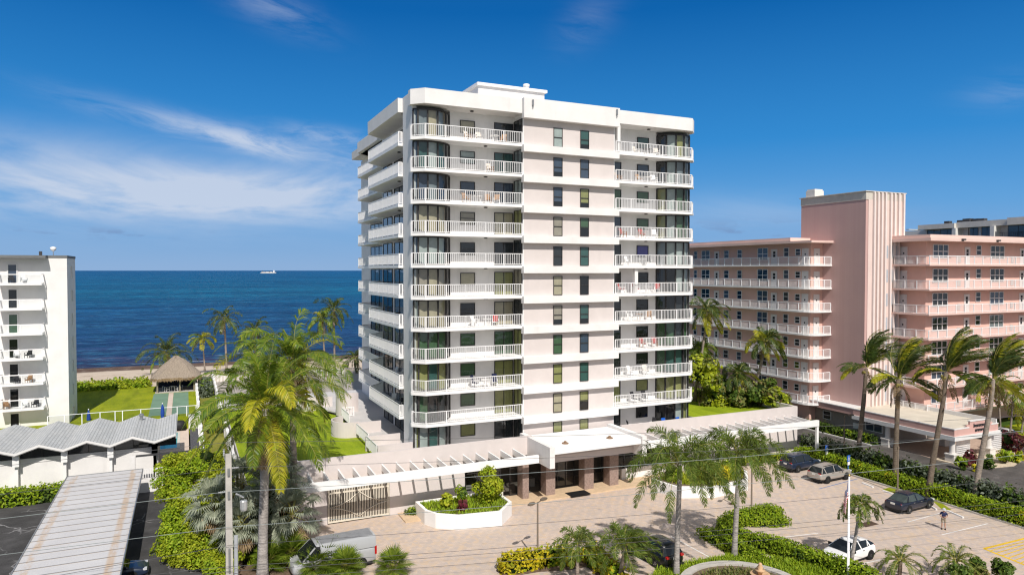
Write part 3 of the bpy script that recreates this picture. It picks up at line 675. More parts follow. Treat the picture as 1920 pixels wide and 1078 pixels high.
# ------------------------------------------------------------------ pink apartment building
pk = thing('pink_building', 'pink apartment building with long white railed galleries and a windowless lift tower', 'building', (77, 64, 0))
ox, oy = 77, 64
def L(mb): mb.v = [(x-ox, y-oy, z) for x, y, z in mb.v]; return mb
ZK = [3.2+3.06*k for k in range(7)]; TOPK = 24.62
L(MB().box(75.4, 96, 67.7, 112, 0, TOPK)).build('wall', PINK, pk)
L(MB().box(84.0, 118, 57.6, 74, 3.2, TOPK).box(85.5, 118, 60.5, 74, 0, 3.2)).build('wall', PINK, pk)
m, nt, p = newmat('tower_pink_shaded'); c = coords(nt)
stv = noise(nt, scaled(nt, c, (2.6, 2.6, .03)), 1.0, 4, .7).step(.35, .7)
tcol = mixc(nt, stv*.35, (.54, .35, .325), (.60, .42, .39)); tcol = mixc(nt, noise(nt, c, .25, 3).step(.4, .7)*.3, tcol, (.47, .31, .30))
put(nt, p.inputs['Base Color'], tcol); p.inputs['Roughness'].default_value = .85; p.inputs['Specular IOR Level'].default_value = .2
TP = m  # shade of the grazing sun painted into the same pink
t = L(MB().box(77.6, 84.8, 61.2, 71.4, 0, 29.9)).build('lift_tower', TP, pk)
L(MB().box(77.55, 84.85, 61.14, 71.45, 29.9, 30.9).box(77.4, 85.0, 61.02, 71.6, 30.9, 31.0)).build('tower_cap', [M('cap_grey', (.58, .54, .48), .85, .1, 1, .2, stain=.2)], t)
L(MB().box(78.0, 84.8, 61.13, 61.19, 3.3, 29.9)).build('tower_front', M('tower_front_pink', (.72, .575, .53), .8, .05, .5, .2), t)
f = MB()
for xx in (78.87, 79.55, 80.25, 80.95, 81.95, 82.66, 83.48, 84.4): f.box(xx-.13, xx+.13, 60.86, 61.125, 3.3, 30.88)
L(f).build('tower_fins', M('fin_white', (.74, .645, .61), .7, .05), t)
L(MB().box(77.9, 79.6, 69.4, 70.9, 31.0, 31.9).box(78.0, 79.5, 69.5, 70.8, 31.9, 32.1)).build('air_conditioner', CREAM, t)
LV = M('louvre_grey', (.42, .45, .5), .6)
for zz in ZK:
    for xx in (81.5, 82.3, 83.1): L(MB().box(xx-.22, xx+.22, 61.10, 61.125, zz+1.0, zz+2.6)).build('louvre', LV, t)
# roofs
def round_poly(pts, i, r=1.1, n=5):
    p = [Vector(q) for q in pts]; a, b_, c_ = p[i-1], p[i], p[(i+1) % len(p)]
    u, v_ = (a-b_).normalized(), (c_-b_).normalized(); out = []
    for k in range(n+1):
        t_ = k/n; q = (b_+u*r)*(1-t_)**2+b_*2*t_*(1-t_)+(b_+v_*r)*t_**2; out.append(tuple(q))
    return pts[:i]+out+pts[i+1:]
slA = round_poly([(77.6, 66.2), (74.0, 66.2), (74.0, 112), (75.4, 112), (75.4, 67.7), (77.6, 67.7)], 1, 2.2)
slB = [(84.0, 61.4), (82.5, 61.4), (82.5, 56.1), (118, 56.1), (118, 57.6), (84.0, 57.6)]
L(MB().box(73.6, 96, 69.5, 112, TOPK, 25.0).box(73.9, 96, 69.8, 112, 25.0, 25.4).prism([(73.6, 66.0), (77.598, 66.0), (77.598, 69.5), (73.6, 69.5)], TOPK, 24.9)).build('roof', [PALEPINK], pk)
L(MB().prism([(82.2, 55.8), (118, 55.8), (118, 74), (84.85, 74), (84.85, 61.1), (82.2, 61.1)], TOPK, 25.0).prism([(82.4, 56.0), (118, 56.0), (118, 74), (84.86, 74), (84.86, 61.3), (82.4, 61.3)], 25.0, 25.4)).build('roof', [PALEPINK], pk)
for xx in (88.3, 95.4): L(MB().box(xx-.25, xx+.25, 55.5, 55.8, 24.75, 24.95)).build('floodlight', DGREY, pk)
WF = M('window_white', (.74, .73, .72), .5, .05)
DOORM = M('door_white', (.72, .68, .66), .5, .05)
WGREY = M('ac_grille', (.50, .46, .44), .6, .1)
pr = random.Random(11)
def door(x, y, z, w, h, rz, parent, glassy=True):
    o = MB().box(0, w, -.07, .0, 0, h).box(-.06, 0, -.1, 0, 0, h+.06).box(w, w+.06, -.1, 0, 0, h+.06).box(0, w, -.1, 0, h, h+.06)
    if glassy:
        o.box(w*.28, w*.72, -.078, -.071, h*.48, h*.68, 1).box(w*.28, w*.72, -.078, -.071, h*.71, h*.88, 1)
    else: o.box(w*.4, w*.6, -.078, -.071, h*.6, h*.7, 1)
    e = inst('door', o.mesh('door', [DOORM, CURT[0]]), parent, (x-ox, y-oy, z), rz); return e
dm = {}
for k, zb in enumerate(ZK):
    z = zb+.2
    for poly, pts, nm in ((slA, [(77.5, 66.28)]+[(x+.08*(1 if x < 77 else 0), y+.08) for x, y in slA[1:7]]+[(74.08, 111)], 'gallery'), (slB, [(82.58, 61.0), (82.58, 56.18), (117.5, 56.18)], 'gallery')):
        if nm == 'gallery' and poly is slB and k == 0 and False: continue
        o = L(MB().prism(poly, zb, z)).build(nm, PALEPINK if poly is slB else MATS['white_paint'], pk)
        L(rail_mb(pts, z, h=1.08, sp=.15, bw=.028, post=1.75, pw=.10, top=.07)).build('railing', RAIL, o)
    # west face of the long wing: openings repeat on every floor
    for (ya, w_, zo, h_, nx, ny) in ((89.3, 1.8, .85, 1.5, 2, 2), (84.15, .95, 1.15, 1.1, 1, 2), (81.27, .85, 1.15, 1.1, 1, 2), (77.15, 1.85, .8, 1.6, 2, 2), (72.25, .78, 1.2, 1.1, 1, 2), (70.2, .75, 1.3, .8, 1, 2), (93.5, 1.2, .9, 1.4, 2, 2), (91.2, .7, 1.1, 1.2, 1, 2)):
        window(pk, 'window', 75.4-ox, ya-oy, z+zo, w_, h_, rz=-R(90), nx=nx, ny=ny, curt=pr.choice((9, 0, 9, 6, 0)), fm=WF, fw=.07, mull=.07)
    for (ya, gl) in ((74.5, 1), (86.3, 1), (69.05, 0)): door(75.4, ya, z+.01, .95, 2.15, -R(90), pk, gl)
    door(76.0, 67.7, z+.01, .9, 2.1, 0, pk, False)
    # street face of the right wing
    for (xa, w_, nx) in ((85.3, 2.85, 3), (97.0, 2.85, 3), (108.8, 2.85, 3)):
        window(pk, 'window', xa-ox, 57.6-oy, z+.85, w_, 1.6, nx=nx, ny=2, curt=pr.choice((9, 0, 0, 1, 6)), fm=WF, fw=.08, mull=.1)
    window(pk, 'window', 94.0-ox, 57.6-oy, z+1.3, .9, 1.15, nx=1, ny=2, curt=9, fm=WF, fw=.07, mull=.1)
    for xa in (91.6, 103.5): door(xa, 57.6, z+.01, .95, 2.2, 0, pk)
    door(84.0, 61.0, z+.01, .85, 2.2, -R(90), pk, False)
    for xa in (90.2, 101.5): inst('ac_grille', MB().box(0, .6, -.06, 0, 0, .8).mesh('ac_grille', WGREY), pk, (xa-ox, 57.6-oy, z+.25))
# ground floor wing and covered drive
L(MB().box(76.5, 84, 57.2, 61.18, 0, 2.95).box(76.5, 77.58, 61.19, 67.69, 0, 2.95)).build('ground_floor_wall', TAUPE, pk)
window(pk, 'window', 76.5-ox, 66.3-oy, 1.5, 1.1, .95, rz=-R(90), nx=1, ny=2, curt=9, fm=WF, fw=.1)
window(pk, 'window', 76.5-ox, 59.9-oy, 1.3, 2.2, 1.3, rz=-R(90), nx=2, ny=1, curt=6, fm=WF, fw=.08)
L(MB().box(76.0, 76.5, 60.6, 61.4, 1.2, 1.9)).build('air_conditioner', WF, pk)
L(MB().box(75.5, 77.58, 61.0, 70, 2.95, 3.7).box(75.45, 83.2, 48.25, 61.0, 2.98, 3.68)).build('canopy_fascia', M('canopy_pink', (.60, .37, .33), .8, .08, .6, .2, stain=.15), pk)
L(MB().box(75.3, 83.4, 48.1, 61.05, 2.5, 2.975)).build('canopy_beam', WF, pk)
L(MB().box(75.62, 83.05, 48.45, 61.15, 3.69, 3.74)).build('canopy_deck', M('deck_cream', (.60, .55, .46), .85, .12, .6, .2, stain=.1), pk)
L(MB().box(75.42, 77.58, 61.06, 70, 3.7, 3.8).box(75.42, 75.6, 48.22, 61.05, 3.69, 3.8).box(75.61, 78.0, 48.22, 48.4, 3.69, 3.8).box(81.9, 83.22, 48.22, 48.4, 3.69, 3.8).box(83.06, 83.22, 48.41, 61.0, 3.69, 4.2)).build('canopy_edge', WF, pk)
sg = L(MB().prism([(78.2, 48.3), (81.7, 48.3), (81.7, 48.5), (78.2, 48.5)], 3.69, 4.35).prism([(77.7, 48.31), (78.19, 48.31), (78.19, 48.49), (77.7, 48.49)], 3.69, 4.0).prism([(81.71, 48.31), (82.2, 48.31), (82.2, 48.49), (81.71, 48.49)], 3.69, 4.0)).build('name_panel', MATS['canopy_pink'], pk)
L(MB().box(78.15, 81.75, 48.24, 48.56, 4.351, 4.47)).build('panel_edge', WF, sg)
f = MB(); x0 = 78.75; lr = random.Random(5)
for row, zz, n in ((0, 3.72, 10), (1, 3.2, 8)):
    q = x0+(0 if row == 0 else .25)
    for i in range(n):
        hgt = .42 if (i in (0, n-1) and row == 0) else .27
        f.box(q, q+.045, 48.1+.08, 48.24, zz, zz+hgt).box(q+.046, q+.16, 48.1+.09, 48.24, zz+.1*(i % 2), zz+.06+.1*(i % 2)).box(q+.13, q+.17, 48.1+.08, 48.24, zz+.061+.1*(i % 2), zz+.27)
        q += .235
L(f).build('sign_lettering', DGREY, sg)
for (xx, yy) in ((76.0, 48.8), (82.4, 48.8), (76.0, 56.6), (82.4, 54)):
    L(MB().box(xx-.5, xx+.5, yy-.5, yy+.5, 0, .85).box(xx-.56, xx+.56, yy-.56, yy+.56, .85, .97).lathe([(.32, .97), (.3, 1.2), (.27, 2.3), (.36, 2.4), (.36, 2.5)], (xx, yy, 0), 14)).build('canopy_column', CONC if xx == 0 else CREAM, pk)
for (xa, xb, yy) in ((76.9, 79.2, 48.9), (82.9, 84.9, 48.9)):
    f = MB()
    for i in range(13): f.box(xa+(xb-xa)*i/12-.025, xa+(xb-xa)*i/12+.025, yy, yy+.05, .5, 2.45)
    for i in range(10): f.box(xa, xb, yy-.052, yy-.002, .5+1.95*i/9-.025, .5+1.95*i/9+.025)
    L(f).build('lattice_screen', RAIL, pk)
L(MB().box(84.0, 118, 57.0, 57.55, 2.7, 3.19)).build('ground_floor_beam', CREAM, pk)
window(pk, 'window', 86.5-ox, 60.5-oy, .9, 2.6, 1.7, nx=2, ny=2, curt=9, fm=WF, fw=.08)
# ------------------------------------------------------------------ white building far right
fb = thing('apartment_building', 'distant white apartment block with dark glass penthouse floor beyond the pink roof', 'building', (130, 80, 0))
f = MB(); f.box(1.3, 22, -22, 16, 0, 28.85).box(.6, 22, -22, 16, 0, 26.6)
f.build('wall', M('far_white', (.66, .65, .62), .8, .06), fb)
f = MB(); f.box(-.9, 22, 3.2, 10.3, 28.85, 29.75).box(-.3, 22, -6, 3.19, 28.85, 29.9).box(-.9, 22, -22, -6.01, 28.85, 30.1).box(-3.5, 0, 10.31, 10.9, 28.8, 28.95)
f.build('roof', M('far_roof', (.62, .59, .54), .8, .08), fb)
for (ya, yb) in ((4.6, 9.8), (.2, 1.9), (-2.3, -.5), (-9.9, -5.0), (-17.5, -13)):
    window(fb, 'window', 1.3, yb, 26.7, yb-ya, 2.1, rz=-R(90), nx=max(2, int((yb-ya)/1.3)), ny=1, curt=6)
for yy in (3.3, -.1-3.4, -11.3, -19): MB().box(-.85, 1.29, yy-.35, yy+.35, 26.61, 28.84).build('pier', MATS['far_white'], fb)
f = MB()
for a, b_ in ((-11, -3.9), (-18.6, -11.7)):
    f.beam((.66, a, 27.65), (.66, b_, 27.65), .05, .05); f.beam((.66, a, 26.75), (.66, b_, 26.75), .05, .05)
    for i in range(int((b_-a)/.3)): f.box(.64, .68, a+.3*i, a+.3*i+.03, 26.62, 27.62)
f.build('railing', BRONZE, fb)
for i, (xx, yy, s_) in enumerate(((3, 7.2, .8), (4, 5.3, .9), (3.5, 3.8, 1.1), (4, 2.4, 1.0), (3.2, .9, .9), (4, -11, .9), (4, -13.5, 1.0), (4, -15.5, 1.0))):
    MB().box(xx, xx+1.2*s_, yy-.6*s_, yy+.6*s_, 29.75 if yy > -6 else 30.1, (29.75 if yy > -6 else 30.1)+s_*.9).build('air_conditioner', DGREY, fb)
# ------------------------------------------------------------------ white building on the left
lb = thing('apartment_building', 'white apartment block at the left edge with one stack of glass fronted balconies', 'building', (-13, 100, 2.4))
f = MB(); f.box(-40, 0, 0, 7.0, -2.4, 20.1); f.build('wall', WHITE, lb)
MB().box(-40.05, .05, -.05, 7.05, 20.1, 20.4).box(-7.2, -1.95, -1.5, -.051, 20.05, 20.38).build('roof_edge', M('roof_edge_grey', (.16, .165, .17), .7), lb)
MB().box(-3.0, -2.7, 1, 1.3, 20.4, 20.9).build('roof_vent', DGREY, lb)
MB().lathe([(.04, 0), (.04, .5), (.3, .7), (.34, 1.0), (.05, 1.1)], (-1.6, 1.5, 20.4), 10).build('satellite_dish', WHITE2, lb, True)
for k in range(7):
    z = 17.06-2.94*k
    if k < 6:
        o = MB().box(-6.75, -2.35, -1.7, 0, z-.2, z).build('balcony', WHITE2, lb)
        r_ = MB()
        for a, b_ in (((-6.7, -.05), (-6.7, -1.65)), ((-6.7, -1.65), (-2.4, -1.65)), ((-2.4, -1.65), (-2.4, -.05))):
            r_.beam((*a, z+1.07), (*b_, z+1.07), .1, .1); r_.beam((*a, z+.08), (*b_, z+.08), .05, .05)
        for q in ((-6.7, -1.65), (-4.5, -1.65), (-2.4, -1.65), (-2.4, -.1), (-6.7, -.1)): r_.box(q[0]-.03, q[0]+.03, q[1]-.03, q[1]+.03, z+.002, z+1.03)
        r_.build('railing', RAIL, o)
        MB().add([(-6.7, -1.65, z+.11), (-2.4, -1.65, z+.11), (-2.4, -1.65, z+1.03), (-6.7, -1.65, z+1.03)], [(0, 1, 2, 3)]).build('glass_panel', GLASSG, o)
    window(lb, 'balcony_door', -5.9, 0, z+.05, .8, 2.15, nx=1, ny=1, curt=(6, 9, 4, 9, 9, 9, 9)[k], fm=WF, fw=.12)
    window(lb, 'window', .0, 3.2, z+.6, .5, 1.4, rz=R(90), nx=1, ny=2, curt=1, fm=WF)
# ------------------------------------------------------------------ pool house with folded roof
po = thing('pool_house', 'low white pool house with a folded grey shingle roof and dark gable glass', 'pool house', (-9, 77, 0))
m, nt, p = newmat('grey_shingle'); c = coords(nt)
br = node(nt, 'ShaderNodeTexBrick'); mp = node(nt, 'ShaderNodeMapping'); nt.links.new(c, mp.inputs[0]); mp.inputs['Rotation'].default_value = (0, 0, R(90)); nt.links.new(mp.outputs[0], br.inputs[0])
br.inputs['Scale'].default_value = 1; br.inputs['Brick Width'].default_value = .9; br.inputs['Row Height'].default_value = .26; br.inputs['Mortar Size'].default_value = .025
put(nt, br.inputs['Color1'], (.50, .51, .515)); put(nt, br.inputs['Color2'], (.42, .435, .445)); put(nt, br.inputs['Mortar'], (.25, .255, .26))
put(nt, p.inputs['Base Color'], mixc(nt, noise(nt, c, .5, 4).step(.4, .8)*.4, br.outputs[0], (.46, .455, .44))); p.inputs['Roughness'].default_value = .9
SHING = m
vx = [(-14.1-3.74*4+3.74*i) for i in range(8)]
prof = []
for x in vx: prof += [(x, 4.50), (x+1.87, 5.14)]
prof = [q for q in prof if q[0] < -1.2]+[(-1.0, 5.06)]
f = MB(); y0, y1 = 75.7, 86.6; fs = MB()
for (xa, za), (xb, zb) in zip(prof[:-1], prof[1:]):
    f.add([(xa+9, y0-77, za), (xb+9, y0-77, zb), (xb+9, y1-77, zb+.05), (xa+9, y1-77, za+.05)], [(0, 1, 2, 3)])
    fs.add([(xa+9, y0-77-.03, za-.2), (xb+9, y0-77-.03, zb-.2), (xb+9, y0-77-.03, zb+.02), (xa+9, y0-77-.03, za+.02)], [(0, 1, 2, 3)])
    fs.add([(xa+9, y0-77-.03, za-.26), (xb+9, y0-77-.03, zb-.26), (xb+9, y1-77, zb-.2), (xa+9, y1-77, za-.2)], [(0, 3, 2, 1)])
fs.box(8.0, 8.06, y0-77, y1-77, 4.6, 4.9)
f.build('roof', SHING, po); fs.build('fascia', WF, po)
f = MB(); f.box(-60, 6.4, 0, .3, 0, 3.68); f.box(-60, 6.4, -.1, -.001, 3.58, 3.69).build('wall', WHITE, po)
g_ = MB(); fr = MB()
for (xa, za), (xb, zb) in zip(prof[:-1], prof[1:]):
    g_.add([(xa+9, .1, 3.69), (xb+9, .1, 3.69), (xb+9, .1, zb-.2), (xa+9, .1, za-.2)], [(0, 1, 2, 3)])
    fr.beam((xb+9, .1, 3.69), (xb+9, .1, zb-.2), .06, .06, up=(0, 1, 0))
fr.build('gable_frame', BRONZE, po)
g_.build('gable_window', M('gable_glass', (.02, .026, .03), .06, .3, .4, .5), po)
for x in vx+[-2.88]:
    if x > -2.8: continue
    MB().box(x+9-.12, x+9+.12, -.55, -.12, 0, 4.3).box(x+9-.25, x+9+.25, -.85, -.551, 3.2, 4.15).build('buttress', WHITE2, po)
MB().box(5.9, 6.3, 2, 9.6, .8, 4.3).build('side_wall', CONC, po)
MB().lathe([(.14, 0), (.14, .7), (.24, .75), (.24, .95), (.1, 1.0)], (4.6, 7.2, 4.75), 10).build('roof_vent', STEEL, po)
yw = thing('yard_wall', 'short white wall with a barred gate beside the carport', 'wall', (-2, 74.4, 0))
MB().box(-2.4, 2.6, 0, .25, 0, 1.2).box(-2.9, -2.45, -.2, .25, 0, 3.5).build('wall', WHITE, yw)
MB().box(-2.4, 2.6, .02, .2, 3.42, 3.58).build('gate_beam', DGREY, yw)
r_ = rail_mb([(-2.3, .12), (2.6, .12)], 1.21, h=1.0, sp=.2, bw=.07, post=1.8); r_.build('bars', RAIL, yw)
# ------------------------------------------------------------------ carport
m, nt, p = newmat('carport_roof'); c = coords(nt)
sx = node(nt, 'ShaderNodeSeparateXYZ'); nt.links.new(c, sx.inputs[0]); yy_ = X(nt, sx.outputs[1]); xx_ = X(nt, sx.outputs[0])
seam = (yy_*1.0+100.0).f('MODULO', 1.28); sm_ = (seam.step(.05, .1)*(seam.step(.2, .28)*-1.0+1.0))
cc = mixc(nt, noise(nt, c, .4, 4).step(.3, .8), (.54, .53, .54), (.60, .59, .595))
cc = mixc(nt, sm_*.7, cc, (.33, .28, .23))
ru = noise(nt, scaled(nt, c, (1.2, .5, 1)), 1.3, 5, .7)
for x0_ in (-2.35, 2.25):
    cc = mixc(nt, (xx_-x0_).f('ABSOLUTE').step(.32, .12)*ru.step(.32, .62)*.62, cc, (.50, .33, .18))
cc = mixc(nt, xx_.step(2.75, 2.95)*ru.step(.35, .6)*.5, cc, (.5, .40, .28))
put(nt, p.inputs['Base Color'], cc); p.inputs['Roughness'].default_value = .55; p.inputs['Specular IOR Level'].default_value = .35
put(nt, p.inputs['Normal'], bump(nt, sm_, .05))
cp = thing('carport', 'long flat ribbed metal carport roof with rust stripes along the yard', 'carport', (-6.7, 60, 0))
f = MB(); f.box(-2.95, 2.95, -25, 12.6, 2.62, 2.70); f.build('roof', m, cp)
MB().box(-3.02, -2.951, -25, 12.65, 2.55, 2.76).box(2.951, 3.02, -25, 12.65, 2.55, 2.76).box(-2.95, 2.95, 12.601, 12.66, 2.55, 2.76).build('edge_trim', STEEL, cp)
for yy in range(-24, 12, 6):
    for xx in (-2.3, 2.2): inst('post', MB().box(-.06, .06, -.06, .06, 0, 2.6).mesh('post', STEEL), cp, (xx, yy, 0))
MB().box(-2.4, -2.2, -25, 12.5, 2.45, 2.61).box(2.1, 2.3, -25, 12.5, 2.45, 2.61).build('purlin', STEEL, cp)
# ------------------------------------------------------------------ fences, hut
for (xx, y0, y1, zt, lab) in ((1.42, 62, 125, 3.5, 'white garden wall between the shuffleboard lawn and the sandy side path'), (4.0, 66, 128.5, 3.6, 'white garden wall between the sandy side path and the big coconut palms')):
    o = thing('garden_wall', lab, 'wall', (xx, (y0+y1)/2, 0))
    MB().box(-.12, .12, -(y1-y0)/2, (y1-y0)/2, 0, zt).build('wall', WHITE, o)
    for i in range(int((y1-y0)/4)): MB().box(-.17, .17, -(y1-y0)/2+4*i, -(y1-y0)/2+4*i+.35, 0, zt+.12).build('pier', WHITE2, o)
bf = thing('beach_fence', 'white picket fence at the back of the garden by the beach', 'fence', (9, 127.5, 2))
rail_mb([(-4.8, .4), (4, 0), (20, 0)], 0, h=1.3, sp=.22, bw=.1, post=2.4, pw=.12).build('pickets', RAIL, bf)
gf = thing('glass_fence', 'clear glass pool fence with white posts between lawn and pool', 'fence', (-6, 98.5, 2.4))
f = MB(); 
for x in (-9, -7.3, -5.5, -3.6, -2.0, -1.2, .8, 3.1, 4.9, 6.0, 7.1): f.box(x-.045, x+.045, -.045, .045, 0, 1.25)
f.beam((-9, 0, 1.28), (7.2, 0, 1.28), .06, .06); f.build('posts', RAIL, gf)
MB().add([(-9, 0, .1), (7.1, 0, .1), (7.1, 0, 1.24), (-9, 0, 1.24)], [(0, 1, 2, 3)]).build('glass_panel', GLASSG, gf)
m, nt, p = newmat('thatch'); c = coords(nt)
st = noise(nt, scaled(nt, c, (5, 5, 1.2)), 2.5, 5, .75).step(.3, .75)
put(nt, p.inputs['Base Color'], mixc(nt, st, (.30, .24, .19), (.62, .52, .42))); p.inputs['Roughness'].default_value = .95; p.inputs['Specular IOR Level'].default_value = .1
put(nt, p.inputs['Normal'], bump(nt, noise(nt, scaled(nt, c, (6, 6, 1.5)), 3, 5, .8), .25))
hut = thing('thatched_hut', 'open thatched beach hut on wooden posts at the end of the lawn', 'hut', (-1.4, 121.3, 2.4))
f = MB(); rr = random.Random(2); N_ = 40; levels = [(3.45, 1.95), (3.5, 2.25), (2.9, 2.85), (2.0, 3.75), (1.0, 4.65), (.3, 5.15), (.02, 5.3)]
for (r_, z_) in levels:
    for i in range(N_):
        a = 2*math.pi*i/N_; k = 1/max(abs(math.cos(a)), abs(math.sin(a))); k = min(k, 1.25)
        j = rr.uniform(-.07, .07) if r_ > .1 else 0
        f.v.append(((r_*k+j)*math.cos(a), (r_*k+j)*math.sin(a), z_+(rr.uniform(-.1, .1) if r_ > .1 else 0)))
for l in range(len(levels)-1):
    for i in range(N_): f.f.append((l*N_+i, l*N_+(i+1) % N_, (l+1)*N_+(i+1) % N_, (l+1)*N_+i)); f.m.append(0)
f.f.append(tuple(range(N_-1, -1, -1))); f.m.append(0)
f.build('roof', m, hut)
f = MB(); fr_ = random.Random(4)
for i in range(520):
    a = fr_.uniform(0, 6.283); k = min(1/max(abs(math.cos(a)), abs(math.sin(a))), 1.25); r_ = 3.48*k; x, y = r_*math.cos(a), r_*math.sin(a)
    tx, ty = -math.sin(a)*.12, math.cos(a)*.12; z_ = 2.2+fr_.uniform(-.1, .1)
    f.add([(x-tx, y-ty, z_), (x+tx, y+ty, z_), (x*1.03+tx*.4, y*1.03+ty*.4, z_-fr_.uniform(.25, .55))], [(0, 1, 2)])
f.build('thatch_fringe', FRONDB, hut)
for (x, y) in ((-2.6, -2.6), (.5, -2.6), (2.5, -2.6), (-2.6, 2.6), (2.5, 2.6)): inst('post', MB().lathe([(.13, 0), (.12, 2.3)], (0, 0, 0), 8).mesh('post', M('wood_post', (.30, .26, .19), .8)), hut, (x, y, 0))
MB().box(-2.9, 2.8, -2.9, 2.8, -.05, .06).build('floor', CONC, hut)
hw = thing('wind_screen', 'low dark blue windscreen behind the tables inside the thatched hut', 'screen', (-1.4, 123.6, 2.4)); MB().box(-2.5, 2.4, 0, .08, .1, 1.1).box(-2.6, -2.5, -.05, .13, .1, 1.2).box(2.4, 2.5, -.05, .13, .1, 1.2).build('panel', M('screen_blue', (.02, .03, .07), .7), hw)
# ------------------------------------------------------------------ plants
UPV = Vector((0, 0, 1))
def frond_into(b, rng, o, az_, e0, L_, droop, nl, ll, lw, wind=(0, 0), mi=0, ri=3, hang=.5, vee=.5, plume=0.0, twist=0.0, rach=.035, seg=9):
    """one feather leaf: an arching rib with two rows of narrow leaflets"""
    d = Vector((math.cos(az_)*math.cos(e0), math.sin(az_)*math.cos(e0), math.sin(e0))); p = Vector(o); pts = [p.copy()]; wv = Vector((wind[0], wind[1], 0))
    for i in range(seg):
        k = (i+1)/seg
        d = (d+Vector((0, 0, -droop*k*.42))+wv*(.26*k)).normalized()
        p = p+d*(L_/seg); pts.append(p.copy())
    b.tube(pts, [rach*(1-.85*i/seg) for i in range(seg+1)], 3, ri, False)
    def at(t):
        x = t*seg; i = min(int(x), seg-1); f = x-i
        return pts[i].lerp(pts[i+1], f), (pts[i+1]-pts[i]).normalized()
    for k in range(nl):
        t = .12+.87*(k+rng.random()*.6)/nl
        q, tan = at(t); side = tan.cross(UPV)
        if side.length < .15: side = Vector((-math.sin(az_), math.cos(az_), 0))
        side.normalize(); up = side.cross(tan).normalized()
        prof = (math.sin(math.pi*min(1, (t*.86+.12)))**.6)
        if twist: a_ = twist*t; side, up = side*math.cos(a_)+up*math.sin(a_), up*math.cos(a_)-side*math.sin(a_)
        if mnoise.noise(Vector((t*9, az_*7, e0*5))) > .42: continue
        side0, up0 = side, up
        for s_ in (-1, 1):
            if plume:
                a_ = rng.uniform(-plume, plume); side = side0*math.cos(a_)+up0*math.sin(a_); up = up0*math.cos(a_)-side0*math.sin(a_)
            l = ll*prof*rng.uniform(.8, 1.1); fw = .35+.75*t
            dr = (side*s_+tan*fw+up*(vee*(1-t)-.1)+wv*.5).normalized()
            m_ = q+dr*(l*.5); dr2 = (dr+Vector((0, 0, -hang*rng.uniform(.6, 1.3)))+wv*.35).normalized()
            e = m_+dr2*(l*.5); wd = dr.cross(up).normalized()*(lw*.5)
            if rng.random() < .5: wd = (wd+up*lw*.3)
            b.add([q-wd*.5, q+wd*.5, m_+wd, m_-wd, e], [(0, 1, 2, 3), (3, 2, 4)], mi)
def trunk_mb(base_r, top_r, p0, p1, bend=.6, n=12, rings=True, seed=0):
    r = random.Random(seed); p0, p1 = Vector(p0), Vector(p1); pts, rs = [], []
    for i in range(n+1):
        t = i/n; q = p0.lerp(p1, t); h = t*t*(3-2*t)
        q.x = p0.x+(p1.x-p0.x)*(t*(1-bend)+h*bend) ; q.y = p0.y+(p1.y-p0.y)*(t*(1-bend)+h*bend)
        pts.append(q); rs.append((base_r+(top_r-base_r)*t+base_r*.55*max(0, 1-t*9))*r.uniform(.95, 1.06))
    return MB().tube(pts, rs, 9)
def palm(name, label, base, top, kind='coconut', n=24, L_=4.8, wind=(0, 0), seed=1, tr=(.2, .14), group=None, mats=None, tmat=None, cat='palm tree', yellow=.08, dead=3, e_lo=-35, e_hi=82, nl=34, ll=.85, lw=.075, hang=.55, droop=1.0, nuts=True, blown=False, plume=0.0):
    rng = random.Random(seed); base = Vector(base); top = Vector(top)-base
    root = thing(name, label, cat, base, 0, group)
    trunk_mb(tr[0], tr[1], (0, 0, -.1), top, seed=seed).build('trunk', tmat or TRUNK, root, True)
    b = MB(); gm, ym = mats or (FROND, FRONDY)
    for i in range(n):
        t = (i+.5)/n; az_ = i*2.39996+rng.uniform(-.25, .25)
        e0 = R(e_hi+(e_lo-e_hi)*(t**.85))+rng.uniform(-.1, .1)
        l = L_*rng.uniform(.85, 1.08)*(.72 if t < .12 else 1)
        if blown:
            wa = math.atan2(wind[1], wind[0])
            if t < .80: az_ = wa+rng.gauss(0, .75); e0 = R(rng.uniform(38, 100)); l = L_*rng.uniform(.85, 1.25)
            elif i % 3: az_ = wa+math.pi+rng.gauss(0, .7); e0 = R(rng.uniform(-15, 25)); l = L_*.72
            else: az_ = wa+rng.gauss(0, .6); e0 = R(rng.uniform(-35, 5))
        ye = rng.random() < yellow or (t > .8 and rng.random() < yellow*3)
        frond_into(b, rng, top+Vector((math.cos(az_)*.1, math.sin(az_)*.1, .1)), az_, e0, l, droop*rng.uniform(.75, 1.2)*(.42 if blown and t < .8 else 1.15 if t < .5 else .8), nl, ll, lw, wind if not (blown and t >= .8 and i % 3) else (wind[0]*.15, 0), 1 if ye else 0, 3, hang, plume=plume, twist=rng.gauss(0, .75) if not plume else 0)
    for i in range(dead):
        az_ = rng.uniform(0, 6.28)
        frond_into(b, rng, top-Vector((0, 0, .2)), az_, R(-50), L_*.62, 1.3, nl//2, ll*.7, lw, (wind[0]*.4, wind[1]*.4), 2, 2, .8)
    if nuts:
        for i in range(8):
            a = rng.uniform(0, 6.28); b.lathe([(.03, -.14), (.12, -.07), (.13, .04), (.05, .14)], top+Vector((math.cos(a)*.32, math.sin(a)*.32, -.3-rng.random()*.3)), 6, 4)
    b.build('crown', [gm, ym, FRONDB, M('leaf_rib', (.30, .28, .06), .6, .2), M('coconut', (.24, .2, .06), .6, .3)], root)
    return root
